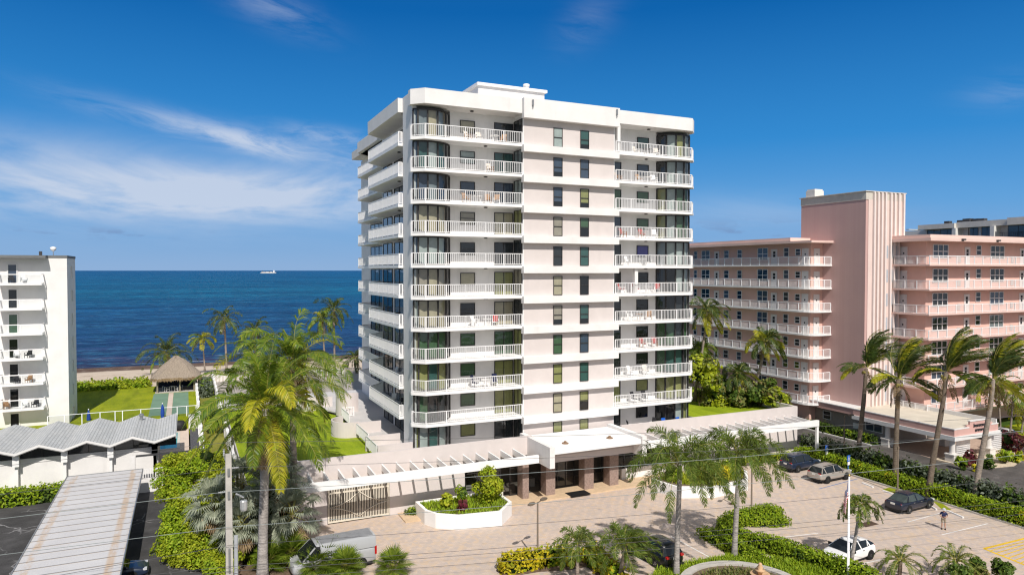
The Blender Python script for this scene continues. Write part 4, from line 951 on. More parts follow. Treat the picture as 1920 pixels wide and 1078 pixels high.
def fan_leaf(b, rng, o, az_, e0, pl, rad, mi, n=22, fold=.45, droop=.5, spread=250, w_=.09, ri=1):
    d = Vector((math.cos(az_)*math.cos(e0), math.sin(az_)*math.cos(e0), math.sin(e0)))
    h = Vector(o)+d*pl*.6; d2 = (d+Vector((0, 0, -.25))).normalized(); e = h+d2*pl*.4
    b.tube([o, h, e], [.03, .022, .018], 3, ri, False)
    side = d2.cross(UPV); side = side.normalized() if side.length > .1 else Vector((1, 0, 0)); up = side.cross(d2).normalized()
    for i in range(n):
        a = R(spread)*((i+.5)/n-.5); q = (d2*math.cos(a)+side*math.sin(a)+up*(fold*abs(math.sin(a*.5))-.05)).normalized()
        l = rad*(.72+.28*math.cos(a*.55))*rng.uniform(.9, 1.08); m_ = e+q*l*.6; q2 = (q+Vector((0, 0, -droop*rng.uniform(.5, 1.4)))).normalized(); t_ = m_+q2*l*.42
        wd = q.cross(up); wd = (wd.normalized() if wd.length > .05 else side)*w_*.5
        b.add([e, m_+wd, m_-wd, t_], [(0, 1, 2), (2, 1, 3)], mi)
def fan_palm(name, label, base, th, seed, n=20, rad=.9, pl=1.0, mats=FANG, cat='fan palm', group=None, e_lo=-45, e_hi=80, w_=.1, nseg=22, tr=.16, droop=.5, lean=(0, 0)):
    rng = random.Random(seed); root = thing(name, label, cat, base, 0, group)
    trunk_mb(tr, tr*.85, (0, 0, -.1), (lean[0], lean[1], th), seed=seed).build('trunk', TRUNKD, root, True)
    b = MB(); dead = mats
    for i in range(n):
        t = (i+.5)/n; az_ = i*2.39996+rng.uniform(-.3, .3); e0 = R(e_hi+(e_lo-e_hi)*t)
        fan_leaf(b, rng, (lean[0], lean[1], th), az_, e0, pl*rng.uniform(.8, 1.2), rad*rng.uniform(.85, 1.1), 2 if t > .93 else 0, nseg, w_=w_, droop=droop*rng.uniform(.6, 1.4))
    b.build('crown', [mats, M('leaf_rib', (.30, .28, .06), .6, .2), FRONDB], root)
    return root
def rleaf(b, rng, p, s_, nrm=None, mi=0, el=1.7):
    """a single leaf: a small pointed quad lying roughly along the surface"""
    if nrm is None: nrm = Vector((rng.gauss(0, 1), rng.gauss(0, 1), rng.gauss(0, 1)+.5))
    else: nrm = Vector(nrm)+Vector((rng.gauss(0, .55), rng.gauss(0, .55), rng.gauss(0, .55)))
    if nrm.length < .05: nrm = Vector((0, 0, 1))
    nrm.normalize(); u = nrm.cross(Vector((rng.gauss(0, 1), rng.gauss(0, 1), rng.gauss(0, 1))))
    if u.length < .05: return
    u.normalize(); v = nrm.cross(u); a = s_*rng.uniform(.7, 1.25); p = Vector(p)
    b.add([p-u*a*el*.5, p+v*a*.5, p+u*a*el*.5, p-v*a*.5], [(0, 1, 2, 3)], mi)
def strip_hedge(name, label, path, w_, h_, leaf=.13, dens=75, mats=(LEAF,), seed=1, cat='hedge', group=None, z0=0.0, rough=.12, wob=.5, two=0.0):
    """clipped hedge along a ground path: dark twiggy inside under a skin of leaves"""
    rng = random.Random(seed); P = [Vector((x, y, 0)) for x, y in path]; o = P[len(P)//2].copy(); o.z = z0
    b = MB(); nw = []
    rows = []
    def prof(s):   # height and width wander a little
        return 1+.16*mnoise.noise(Vector((s*wob, seed*3.1, 0))), 1+.14*mnoise.noise(Vector((s*wob, seed*1.7, 5)))
    s = 0.0; fr = []
    for i in range(len(P)-1):
        L_ = (P[i+1]-P[i]).length; n = max(1, int(L_/.5)); t = (P[i+1]-P[i]).normalized()
        for k in range(n): fr.append((P[i].lerp(P[i+1], k/n), s+L_*k/n))
        s += L_
    fr.append((P[-1], s)); tot = s
    F = []
    for i, (q, ss) in enumerate(fr):
        t = (fr[min(i+1, len(fr)-1)][0]-fr[max(i-1, 0)][0]).normalized(); nn = Vector((-t.y, t.x, 0)); a, c = prof(ss); F.append((q-o*1 if False else Vector((q.x-o.x, q.y-o.y, 0)), t, nn, h_*a, w_*c, ss))
    # core
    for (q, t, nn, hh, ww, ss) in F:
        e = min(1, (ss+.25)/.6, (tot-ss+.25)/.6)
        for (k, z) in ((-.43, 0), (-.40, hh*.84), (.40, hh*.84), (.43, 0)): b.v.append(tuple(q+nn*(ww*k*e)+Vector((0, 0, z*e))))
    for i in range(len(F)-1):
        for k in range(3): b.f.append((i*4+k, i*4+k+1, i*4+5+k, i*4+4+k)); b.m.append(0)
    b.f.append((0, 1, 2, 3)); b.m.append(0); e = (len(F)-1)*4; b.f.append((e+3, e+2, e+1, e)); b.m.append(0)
    area = tot*(w_+2*h_); cnt = int(area*dens)
    for _ in range(cnt):
        x = rng.random()*(len(F)-1); i = int(x); f = x-i; A, B = F[i], F[min(i+1, len(F)-1)]
        q = A[0].lerp(B[0], f); nn = A[2]; hh = A[3]+(B[3]-A[3])*f; ww = A[4]+(B[4]-A[4])*f; ss = A[5]+(B[5]-A[5])*f
        endf = min(1, (ss+.2)/.5, (tot-ss+.2)/.5)
        r = rng.random()*(ww+2*hh); dj = rng.gauss(0, rough)
        if r < ww: p = q+nn*((r-ww/2)*endf)+Vector((0, 0, hh*endf+dj)); nm = (0, 0, 1)
        elif r < ww+hh: p = q+nn*((ww/2+dj*.8)*endf)+Vector((0, 0, (r-ww)*endf)); nm = tuple(nn)
        else: p = q-nn*((ww/2+dj*.8)*endf)+Vector((0, 0, (r-ww-hh)*endf)); nm = tuple(-nn)
        mi = 1
        if len(mats) > 1 and mnoise.noise(p*.7+Vector((seed, 0, 0)))+rng.gauss(0, .15) > two: mi = 2
        rleaf(b, rng, p, leaf, nm, mi)
    for (q, t, nn) in ((F[0][0], -F[0][1], F[0][2]), (F[-1][0], F[-1][1], F[-1][2])):
        for _ in range(int(w_*h_*dens)): rleaf(b, rng, q+nn*rng.uniform(-.45, .45)*w_+t*rng.gauss(.1, .08)+Vector((0, 0, rng.random()*h_*.95)), leaf, tuple(t), 1)
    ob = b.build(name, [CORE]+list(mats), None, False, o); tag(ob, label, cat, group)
    return ob
def shrub(name, label, base, blobs, leaf=.16, dens=55, mats=(LEAFS,), seed=1, cat='shrub', group=None, two=.1, stems=True, lobes=9, shell=.75):
    """an open bush: lumpy masses of separate leaves over a few stems"""
    rng = random.Random(seed); root = thing(name, label, cat, base, 0, group); b = MB(); st = MB()
    for (x, y, z, rx, ry, rz_) in blobs:
        c = Vector((x, y, z)); subs = []
        for _ in range(lobes):
            v = Vector((rng.gauss(0, 1), rng.gauss(0, 1), rng.gauss(.15, 1))).normalized()
            k = rng.uniform(.35, .78); subs.append((c+Vector((v.x*rx*k, v.y*ry*k, v.z*rz_*k)), rng.uniform(.28, .46)))
        for (q, s_) in subs:
            r3 = Vector((rx*s_, ry*s_, rz_*s_)); area = 12.57*((rx*ry*rz_)**(1/3.)*s_)**2
            for _ in range(int(area*dens)):
                v = Vector((rng.gauss(0, 1), rng.gauss(0, 1), rng.gauss(.1, 1)))
                if v.length < .1: continue
                v.normalize(); k = 1+rng.gauss(0, .13) if rng.random() < shell else rng.uniform(.5, 1.1)
                p = q+Vector((v.x*r3.x, v.y*r3.y, v.z*r3.z))*k
                if p.z < .03: continue
                mi = 1 if len(mats) > 1 and mnoise.noise((p+Vector(base))*.6)+rng.gauss(0, .12) > two else 0
                rleaf(b, rng, p, leaf, tuple(v+Vector((0, 0, .4))), mi)
            if stems: st.tube([(x*.5, y*.5, 0), (c.x*.6+q.x*.4, c.y*.6+q.y*.4, q.z*.5), tuple(q)], [.05, .035, .015], 4)
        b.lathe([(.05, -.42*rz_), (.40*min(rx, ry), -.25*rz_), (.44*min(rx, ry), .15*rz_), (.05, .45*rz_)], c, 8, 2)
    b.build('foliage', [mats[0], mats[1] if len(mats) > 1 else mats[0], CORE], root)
    if stems: st.build('stems', TWIG, root)
    return root
# --- big coconut palms on the left
bx, by = G(492, 1092, 0); d0 = DEP(bx, by)
def zz(u, v, d): return ATD(u, v, d)
palm('coconut_palm', 'tallest coconut palm beside the utility pole with a wide yellow green crown', (bx, by, 0), zz(498, 766, d0), n=38, L_=6.2, seed=11, tr=(.34, .25), tmat=TRUNKG, nl=70, ll=1.15, lw=.056, yellow=.05, dead=12, e_lo=-36, e_hi=90, hang=.75, droop=.78)
bx2, by2 = 7.6, 57.0; d2 = DEP(bx2, by2)
palm('coconut_palm', 'second big coconut palm standing behind the tallest one near the lawn wall', (bx2, by2, 0), zz(548, 682, d2), n=32, L_=6.0, seed=23, tr=(.3, .22), nl=64, ll=1.2, lw=.058, yellow=.08, dead=9, e_lo=-38, hang=.75, wind=(.12, .05), droop=.95, e_hi=88)
bx3, by3 = 6.4, 70.0
palm('coconut_palm', 'half hidden coconut palm behind the big pair, sea behind its crown', (bx3, by3, 3), zz(478, 668, DEP(bx3, by3)), n=18, L_=4.6, seed=31, nl=30, yellow=.15, dead=3)
def far_palm(label, ub, d, zb, uc, vc, seed, **k):
    x, y, _ = ATD(ub, 600, d); palm('coconut_palm', label, (x, y, zb), zz(uc, vc, d), seed=seed, group='coconut palms along the beach', **k)
far_palm('slender beach palm against the sea left of the big coconut crown', 424, 132, 2.0, 421, 598, 41, n=22, L_=4.6, tr=(.2, .15), nl=26, lw=.1, yellow=.05, dead=5, mats=(FRONDD, FROND))
far_palm('small yellowish beach palm right of the thatched hut', 383, 133, 2.0, 380, 636, 42, n=18, L_=3.0, tr=(.15, .11), nl=22, lw=.1, yellow=.5, dead=1)
far_palm('wide low palm with drooping fronds right behind the thatched hut', 316, 134, 2.0, 312, 662, 43, n=24, L_=6.4, tr=(.25, .2), nl=30, ll=1.1, lw=.11, yellow=.06, dead=3, mats=(FRONDD, FROND), e_lo=-20)
far_palm('beach palm peeking over the crown of the big coconut palms', 478, 118, 2.0, 478, 622, 44, n=20, L_=4.4, tr=(.2, .15), nl=26, lw=.1, mats=(FRONDD, FROND))
far_palm('left one of two thin beach palms beside the white tower', 611, 122, 2.0, 604, 600, 45, n=20, L_=4.0, tr=(.19, .13), nl=26, lw=.1, yellow=.12, wind=(-.1, 0))
far_palm('right taller one of two thin beach palms beside the white tower', 627, 124, 2.0, 626, 582, 46, n=20, L_=4.2, tr=(.2, .14), nl=26, lw=.1, mats=(FRONDD, FROND), wind=(.1, 0))
far_palm('short dark palm bush on the dune at the corner of the white tower', 666, 128, 2.0, 665, 672, 47, n=16, L_=3.2, tr=(.2, .16), nl=24, lw=.1, mats=(FRONDD, FROND), nuts=False)
# --- windblown palms on the hedge towards the pink building
W = (.95, -.35)
for i, (ub, vb, uc, vc, sd_, lab) in enumerate(((1608, 872, 1624, 690, 51, 'windblown coconut palm in front of the pink lift tower'), (1678, 908, 1684, 712, 52, 'windblown coconut palm left of the covered drive, in front of the white tower fins'),
        (1741, 932, 1774, 698, 53, 'leaning windblown coconut palm before the covered drive'), (1827, 945, 1862, 712, 54, 'thickest leaning windblown coconut palm crossing the pink sign'))):
    x, y = G(ub, vb, 0); d = DEP(x, y); uw = W
    palm('coconut_palm', lab, (x, y, 0), zz(uc, vc, d), n=40, L_=4.3, seed=sd_, wind=W, tr=(.27, .18), tmat=TRUNKD if i != 3 else TRUNK, mats=(FRONDD, FRONDY), yellow=.07, dead=3, nl=50, ll=.9, lw=.06, hang=.55, group='windblown palms in the hedge', e_lo=-40, droop=.8, blown=True)
for (ub, vb, d, uc, vc, L_, sd_, lab) in ((1876, 812, 88, 1872, 722, 2.6, 61, 'slim small palm behind the thick leaning palm by the pink wing'), (1893, 815, 84, 1900, 738, 2.8, 62, 'slim small palm at the right edge by the red shrubs'), (1915, 812, 90, 1922, 765, 2.8, 63, 'small palm cut by the right edge of the view')):
    x, y, _ = ATD(ub, vb, d); palm('coconut_palm', lab, (x, y, 0), zz(uc, vc, d), n=18, L_=L_, seed=sd_, wind=(.5, -.2), tr=(.13, .1), nl=24, ll=.75, mats=(FROND, FRONDY), yellow=.15, group='small palms by the pink wing', nuts=False)
for (ub, d, zb, uc, vc, L_, sd_, lab, wd) in ((1303, 88, 4.6, 1326, 585, 3.7, 71, 'curving palm between the white tower and the pink galleries', (.5, -.1)), (1411, 85, 4.7, 1434, 642, 3.3, 72, 'straight leaning palm on the side lawn before the pink galleries', (.55, -.1)),
                                   (1378, 85.5, 4.7, 1384, 702, 3.0, 73, 'short dark palm on the side lawn among sea grape bushes', (.45, 0)), (1318, 90, 4.6, 1312, 655, 2.8, 74, 'low bright palm tucked behind the white tower corner', (.2, 0))):
    x, y, _ = ATD(ub, 700, d); palm('coconut_palm', lab, (x, y, zb), zz(uc, vc, d), n=22, L_=L_, seed=sd_, wind=wd, tr=(.2, .14), nl=30, ll=.85, lw=.085, mats=(FRONDD if sd_ != 74 else FROND, FRONDY), yellow=.12, dead=3, group='palms on the side lawn')
# --- feather palms in the car park
def feather(label, ub, vb, uc, vc, L_, seed, n=13, tr=(.2, .15), ll=.55, shaft=True, lean=None, wind=(.12, -.04), nl=100, e_lo=-20, name='feather_palm', mats=(FRONDF, FRONDF), droop=1.9, hang=.7, tm=TRUNKG, plume=1.3, lw=.038):
    x, y = G(ub, vb, 0); d = DEP(x, y); top = zz(uc, vc, d)
    o = palm(name, label, (x, y, 0), top, n=n, L_=L_, seed=seed, tr=tr, tmat=tm, nl=nl, ll=ll, lw=lw, plume=plume, wind=wind, mats=mats, yellow=0, dead=0, nuts=False, e_lo=e_lo, e_hi=78, hang=hang, droop=droop, group='feather palms in the car park')
    t = Vector(top)-Vector((x, y, 0))
    if shaft: MB().tube([(t.x, t.y, t.z-1.15), (t.x, t.y, t.z-.8), (t.x, t.y, t.z-.2), (t.x, t.y, t.z+.25)], [tr[1], tr[1]*1.35, tr[1]*1.05, tr[1]*.5], 9).build('crownshaft', SHAFT, o, True)
    return o
feather('tall grey trunked feather palm left of the pair in front of the entrance', 1268, 1082, 1275, 868, 4.5, 81, n=22, ll=.72, droop=1.25, nl=130)
feather('tall grey trunked feather palm right of the pair beside the curved hedge', 1377, 1046, 1386, 850, 4.5, 82, n=22, ll=.72, droop=1.25, nl=130)
feather('slender leaning palm beside the flagpole over the white car', 1596, 1062, 1612, 948, 2.0, 83, n=15, tr=(.13, .1), nl=56, ll=.5, wind=(.35, -.1), plume=.5, lw=.045)
feather('bushy low feather palm at the end of the yellow hedge', 1082, 1092, 1084, 1018, 2.2, 84, n=19, tr=(.14, .1), nl=60, ll=.5, tm=TRUNK, wind=(.25, -.05), plume=.8, lw=.04, droop=1.2, hang=.5)
feather('windswept feather palm hiding the front of the black van', 1160, 1092, 1172, 1022, 2.7, 85, n=22, tr=(.15, .12), nl=70, ll=.6, tm=TRUNK, wind=(.8, -.15), plume=.8, lw=.04, droop=1.0, hang=.5)
feather('small pygmy palm left of the pair at the bottom of the car park', 1686, 1088, 1688, 1052, 2.1, 86, n=20, tr=(.14, .13), nl=46, ll=.32, shaft=False, tm=TRUNKD, wind=(.1, 0), name='pygmy_palm', plume=.25, lw=.03, droop=1.2, hang=.3)
feather('small pygmy palm right of the pair at the bottom of the car park', 1788, 1088, 1792, 1052, 2.3, 87, n=22, tr=(.14, .13), nl=46, ll=.34, shaft=False, tm=TRUNKD, wind=(.25, 0), name='pygmy_palm', plume=.25, lw=.03, droop=1.2, hang=.3)
feather('thin clump palm behind the planter between the two tall palms', 1330, 930, 1330, 880, 1.5, 88, n=16, tr=(.1, .08), nl=30, ll=.5, shaft=False, mats=(FRONDY, FROND), wind=(.1, 0))
# --- fan palms bottom left
for i, (u, v, d, th, rad, pl, ms, lab) in enumerate(((455, 905, 51.5, 2.0, 1.3, 1.3, FANS, 'silver fan palm just right of the utility pole'), (520, 905, 53, 3.0, 1.35, 1.5, FANS, 'big silver fan palm behind the tallest coconut trunk'),
        (548, 965, 51, 1.6, 1.2, 1.4, FANS, 'silver fan palm drooping over the street wall by the gate'), (400, 945, 50, 1.2, 1.25, 1.3, FANS, 'dusty silver fan palm left of the utility pole'), (450, 985, 49, 1.2, 1.1, 1.1, FANS, 'low silver fan palm between pole and coconut trunk'))):
    x, y, z = ATD(u, v, d); fan_palm('silver_fan_palm', lab, (x, y, 0), max(1.0, z), 90+i, n=24, rad=rad, pl=pl, mats=ms, group='silver fan palms by the pole', droop=.9, w_=.11, nseg=26)
for i, (u, v, d, rad, lab) in enumerate(((612, 1046, 48.4, 1.15, 'bright green fan palm over the windscreen of the silver van'), (545, 1034, 49.2, 1.2, 'bright green fan palm at the bottom right of the coconut trunk'), (592, 1072, 47.6, .95, 'bright green fan palm before the nose of the silver van'), (648, 1070, 47.6, .95, 'bright green fan palm half hiding the silver van'), (736, 1074, 47.6, .95, 'bright green fan palm standing alone behind the silver van'), (505, 1060, 48.6, .9, 'small bright fan palm at the foot of the coconut trunk'))):
    x, y, z = ATD(u, v, d); fan_palm('green_fan_palm', lab, (x, y, 0), max(.7, z-.1), 100+i, n=20, rad=rad, pl=.62, e_lo=-20, group='green fan palms by the van', droop=.25, w_=.085, nseg=24)
# --- hedges
lx_ = 62.55
strip_hedge('clipped_hedge', 'long bright green clipped hedge beside the parked cars', [(62.3, 30), (62.5, 36), (62.55, 44), (62.7, 57.8)], 1.35, 1.15, .11, 125, (LEAF, LEAFY), 2, two=.62)
strip_hedge('grey_green_hedge', 'tall grey green sea hedge between the car park and the pink lane', [(64.55, 30), (64.6, 42), (64.7, 50), (64.9, 59)], 1.2, 1.9, .2, 52, (LEAFG, LEAFD), 3, rough=.25, two=.12, wob=.9)
struct('kerb', MB().box(61.6, 61.8, 5, 58, -.05, .14), CONC)
struct('lane_kerb', MB().box(65.4, 65.6, 5, 92, -.05, .13).box(74.2, 74.4, 57.5, 92, -.05, .14), CREAM)
strip_hedge('low_hedge', 'low hedge under the taupe wall of the pink building', [(75.2, 57.6), (75.2, 74)], 1.2, 1.0, .15, 55, (LEAFD, LEAF), 4, two=.35)
hp = [G(u, v, 0) for u, v in ((1462, 972), (1430, 974), (1398, 980), (1370, 988), (1358, 1000), (1372, 1013), (1402, 1023), (1450, 1036), (1500, 1051), (1560, 1071), (1640, 1104))]
strip_hedge('clipped_hedge', 'tall winding clipped hedge curling through the car park', hp, 1.3, 1.05, .105, 140, (LEAF, LEAFD), 5, two=.55, rough=.07)
hp2 = [G(u, v, 0) for u, v in ((1318, 1004), (1338, 1014), (1360, 1026), (1385, 1040), (1425, 1052))]
strip_hedge('clipped_hedge', 'lower clipped hedge in front of the winding one', hp2, 1.2, .7, .105, 140, (LEAF, LEAFD), 6, two=.45)
hp3 = [G(u, v, 0) for u, v in ((1402, 984), (1440, 984), (1476, 982))]
strip_hedge('clipped_hedge', 'short low hedge inside the bend of the winding hedge', hp3, 1.1, .6, .105, 140, (LEAF, LEAFD), 7, two=.35)
hp4 = [G(u, v, 0) for u, v in ((940, 1072), (970, 1068), (1005, 1058), (1040, 1053), (1075, 1057))]
strip_hedge('croton_hedge', 'yellow leaved hedge around the lamp post', hp4, 1.5, .95, .17, 75, (LEAFY, LEAF), 8, two=.28, rough=.16)
hp5 = [G(u, v, 0) for u, v in ((1100, 1046), (1122, 1062), (1148, 1082), (1165, 1098))]
strip_hedge('croton_hedge', 'yellow leaved hedge beside the black van', hp5, 1.3, .9, .17, 75, (LEAFY, LEAF), 9, two=.2, rough=.16)
strip_hedge('yard_hedge', 'dense green hedge along the pool house wall beyond the carport', [(-40, 75.6), (-9.9, 75.6)], 1.7, 1.25, .17, 60, (LEAF, LEAFD), 10, two=.3)
hp6 = [G(u, v, 0) for u, v in ((762, 966), (800, 962), (830, 958))]
strip_hedge('border_hedge', 'knee high dark hedge at the foot of the street wall left of the planter', hp6, .8, .55, .11, 110, (LEAFD, LEAF), 12, two=.1)
strip_hedge('border_hedge', 'clipped hedge piece between silver fan palms and gate', [G(568, 985, 0), G(600, 983, 0)], .9, .8, .12, 90, (LEAFD, LEAF), 13, two=.1)
strip_hedge('border_hedge', 'thin border hedge at the foot of the right street wall', [(47, 57.7), (62, 57.7)], .9, .6, .12, 80, (LEAF, LEAFS), 14, two=.2)
strip_hedge('dune_hedge', 'bright green sea grape strip on the dune behind the lawn', [(-50, 128.5), (-5.5, 128.5)], 6.5, 1.0, .3, 26, (LEAFS, LEAF), 15, z0=1.9, rough=.3, two=.0)
strip_hedge('side_hedge', 'pale clipped bush between the two garden walls', [(2.7, 112), (2.7, 123.5)], 1.7, 1.5, .2, 40, (LEAFG, LEAF), 16, z0=2.3, two=.4)
strip_hedge('terrace_hedge', 'rounded low bushes along the lawn behind the street wall', [(10.5, 59.6), (16.2, 59.7)], 1.1, .9, .13, 80, (LEAFD, LEAF), 17, z0=3.7, wob=1.4)
# --- shrubs
hb = []
r9 = random.Random(5)
for i in range(30):
    t = i/29; u = 362+r9.uniform(-42, 42)+(8 if t < .3 else 0); v = 1080-t*222
    x, y, z = ATD(u, v, 49.5+t*9+r9.uniform(-1, 1)); hb.append((x, y, max(.9, z), r9.uniform(1.3, 1.8), r9.uniform(1.3, 1.8), r9.uniform(1.1, 1.6)))
X0, Y0 = 1.2, 53
shrub('sea_grape_shrub', 'huge sunny yellow green shrub mass between carport yard and utility pole', (X0, Y0, 0), [(a-X0, b_-Y0, c_, d_, e_, f_) for a, b_, c_, d_, e_, f_ in hb]+[(1.0, 0, 1.2, 1.8, 3.4, 1.4), (.4, 5, 1.4, 1.7, 3, 1.5)], .125, 78, (LEAFS, LEAF), 21, two=-.02)
r9 = random.Random(8)
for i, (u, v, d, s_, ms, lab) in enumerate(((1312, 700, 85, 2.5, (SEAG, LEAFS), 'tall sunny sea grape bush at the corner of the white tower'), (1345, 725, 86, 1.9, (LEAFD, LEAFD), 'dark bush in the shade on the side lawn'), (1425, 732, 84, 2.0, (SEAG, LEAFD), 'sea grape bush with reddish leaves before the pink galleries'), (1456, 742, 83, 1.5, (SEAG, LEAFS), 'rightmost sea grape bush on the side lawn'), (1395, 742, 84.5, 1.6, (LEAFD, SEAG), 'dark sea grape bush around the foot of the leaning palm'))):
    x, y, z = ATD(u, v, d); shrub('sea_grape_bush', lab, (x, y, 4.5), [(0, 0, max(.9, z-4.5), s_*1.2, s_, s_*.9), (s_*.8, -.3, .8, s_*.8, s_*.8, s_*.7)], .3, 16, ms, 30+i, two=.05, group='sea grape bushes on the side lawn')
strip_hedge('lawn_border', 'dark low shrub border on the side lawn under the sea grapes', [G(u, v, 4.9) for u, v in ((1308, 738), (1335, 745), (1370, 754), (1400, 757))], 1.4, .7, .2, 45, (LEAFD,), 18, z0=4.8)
for (u, v, d, s_, ms, lab, nm) in ((1815, 872, 80, 1.1, (LEAFR, LEAFR), 'dark red leaved shrub by the left column of the covered drive', 'red_shrub'), (1890, 845, 82, 1.8, (LEAFR, LEAFR), 'large dark red leaved shrub by the right column of the covered drive', 'red_shrub'),
        (1803, 880, 79.0, .8, (LEAFD, LEAF), 'green shrub beside the left column base', 'green_shrub'), (1850, 878, 78.5, .9, (LEAFD, LEAF), 'green shrub in the pale bed before the trellis', 'green_shrub'), (1885, 870, 80, 1.0, (LEAF, LEAFS), 'green shrub under the large red shrub', 'green_shrub'), (1830, 884, 78.0, .5, (LEAFY, LEAFY), 'small yellow shrub in the pale bed', 'yellow_shrub'), (1905, 868, 80, .8, (LEAFY, LEAF), 'yellow green shrub at the kerb of the bed', 'yellow_shrub')):
    x, y = G(u, v, 0); shrub(nm, lab, (x, y, 0), [(0, 0, s_*.8, s_, s_, s_*.9)], .22, 30, ms, 40+int(u), two=.1)
PLX = [(17.7, 57.6), (17.9, 55.3), (18.35, 54.0), (19.9, 52.9), (23.4, 52.3), (25.1, 53.9), (25.1, 57.6)]
for (u, v, d, s_, h_, ms, lab, nm, lf) in ((836, 938, 0, .75, .9, (LEAFS, LEAFY), 'spiky yellow green plant at the left of the white planter', 'planter_shrub', .2), (866, 934, 0, .75, 1.2, (LEAF, LEAFD), 'round green shrub in the middle of the white planter', 'planter_shrub', .14), (868, 945, 0, .5, .7, (LEAFR, LEAFR), 'red leaved shrub in the white planter', 'planter_shrub', .18), (916, 930, 0, 1.75, 2.0, (LEAFS, LEAF), 'largest pink flowering shrub in the white planter', 'planter_shrub', .17)):
    x, y = G(u, v+12, 1.0); shrub(nm, lab, (x, y, .95), [(0, 0, h_*.75, s_, s_, h_*.75)], lf, 55, ms, 60+int(u), two=.15, group='shrubs in the white planter')
for (u, v, s_, lab) in ((1832, 1078, 1.0, 'leafy shrub with pale flowers at the bottom right'), (1880, 1082, .9, 'loose shrub at the bottom right corner'), (1800, 1092, .9, 'dark shrub under the right pygmy palm')):
    x, y = G(u, v+14, 0); shrub('flowering_shrub', lab, (x, y, 0), [(0, 0, 1.0, s_, s_, s_)], .15, 60, (LEAFD, SEAG), 70+int(u), two=.1)
for (u, v, s_, ms, lab) in ((1345, 885, 1.2, (LEAFY, FRONDY), 'yellow shrub in the right planter behind the tall palms'), (1262, 880, .9, (LEAF, LEAFD), 'green shrub in the right planter'),):
    x, y = G(u, v+25, .9); shrub('planter_shrub', lab, (x, y, .9), [(0, 0, 1.0, s_, s_, 1.1)], .17, 50, ms, 80+int(u), two=.1, group='shrubs in the right planter')
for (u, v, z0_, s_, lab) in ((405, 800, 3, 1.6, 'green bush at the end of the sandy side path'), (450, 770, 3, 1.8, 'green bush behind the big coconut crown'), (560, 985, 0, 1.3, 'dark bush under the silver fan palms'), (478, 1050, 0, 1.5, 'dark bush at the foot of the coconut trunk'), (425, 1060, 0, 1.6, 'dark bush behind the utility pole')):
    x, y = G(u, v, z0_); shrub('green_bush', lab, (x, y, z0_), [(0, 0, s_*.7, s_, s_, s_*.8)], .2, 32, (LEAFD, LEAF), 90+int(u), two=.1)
# ground cover beds
cov = [G(u, v, 0) for u, v in ((1230, 1072), (1275, 1062), (1330, 1052), (1376, 1044), (1402, 1040), (1450, 1050), (1500, 1058), (1560, 1076), (1660, 1110), (1200, 1120))]
sheet('planting_bed', cov, .10, GCOV)
def tufts(name, label, poly, z0, h_, n, m, seed, cat='ground cover', hole=None, lw=.035):
    rng = random.Random(seed); b = MB(); xs_ = [p[0] for p in poly]; ys_ = [p[1] for p in poly]; k = 0
    def inside(x, y):
        c_ = False
        for i in range(len(poly)):
            x1, y1 = poly[i]; x2, y2 = poly[i-1]
            if (y1 > y) != (y2 > y) and x < (x2-x1)*(y-y1)/(y2-y1)+x1: c_ = not c_
        return c_
    while k < n:
        x, y = rng.uniform(min(xs_), max(xs_)), rng.uniform(min(ys_), max(ys_))
        if not inside(x, y) or (hole and (x-hole[0])**2+(y-hole[1])**2 < hole[2]**2): continue
        k += 1; a = rng.uniform(0, 6.28); l = h_*rng.uniform(.6, 1.3); q = Vector((x, y, z0)); tip = q+Vector((math.cos(a)*l*.7, math.sin(a)*l*.7, l)); wd = Vector((-math.sin(a), math.cos(a), 0))*lw; md = q.lerp(tip, .55)+Vector((0, 0, l*.12))
        b.add([q-wd, q+wd, md+wd*.8, md-wd*.8, tip], [(0, 1, 2, 3), (3, 2, 4)])
    ob = b.build(name, m); tag(ob, label, cat, kind='stuff'); return ob
CX, CY_ = G(1397, 1112, 0); CR = 4.2
tufts('ground_cover', 'dark green strappy ground cover between hedge and round bed', cov, .08, .32, 9000, LEAF, 3, hole=(CX, CY_, CR))
circ = [(CX+math.cos(a/40*6.283)*CR*.72, CY_+math.sin(a/40*6.283)*CR*.72) for a in range(40)]
tufts('bed_grass', 'olive grassy planting inside the round concrete ring', circ, .25, .33, 2600, SEAG, 4)
ring = thing('round_planter', 'round low concrete ring bed with grassy planting', 'planter', (CX, CY_, 0))
b = MB()
for (ra, rb, z0, z1) in ((CR*1.0, CR*.86, 0, .42),):
    n = 56
    for i in range(n):
        a = 6.28318*i/n
        for r_, z_ in ((ra, z0), (ra, z1), (rb, z1), (rb, z0)): b.v.append((r_*math.cos(a), r_*math.sin(a), z_))
    for i in range(n):
        for k in range(4): b.f.append((i*4+k, i*4+(k+1) % 4, ((i+1) % n)*4+(k+1) % 4, ((i+1) % n)*4+k)); b.m.append(0)
b.build('ring', CONC, ring)
MB().lathe([(CR*.87, 0), (CR*.87, .3)], (0, 0, 0), 40).build('soil', M('soil', (.16, .12, .08), .95, .3, 3), ring)
sheet('yellow_bed_soil', [G(u, v, 0) for u, v in ((930, 1070), (1000, 1046), (1060, 1042), (1112, 1038), (1180, 1098), (1150, 1108), (1100, 1062), (1070, 1068), (1010, 1072), (950, 1082))], .06, M('mulch', (.17, .12, .085), .95, .35, 4, .05, world=True))
sheet('palm_bed_soil', [(2.75, 40), (8.5, 45.6), (9.8, 50), (8.8, 55.5), (7.8, 58.4), (2.75, 62)], .05, MATS['mulch'])
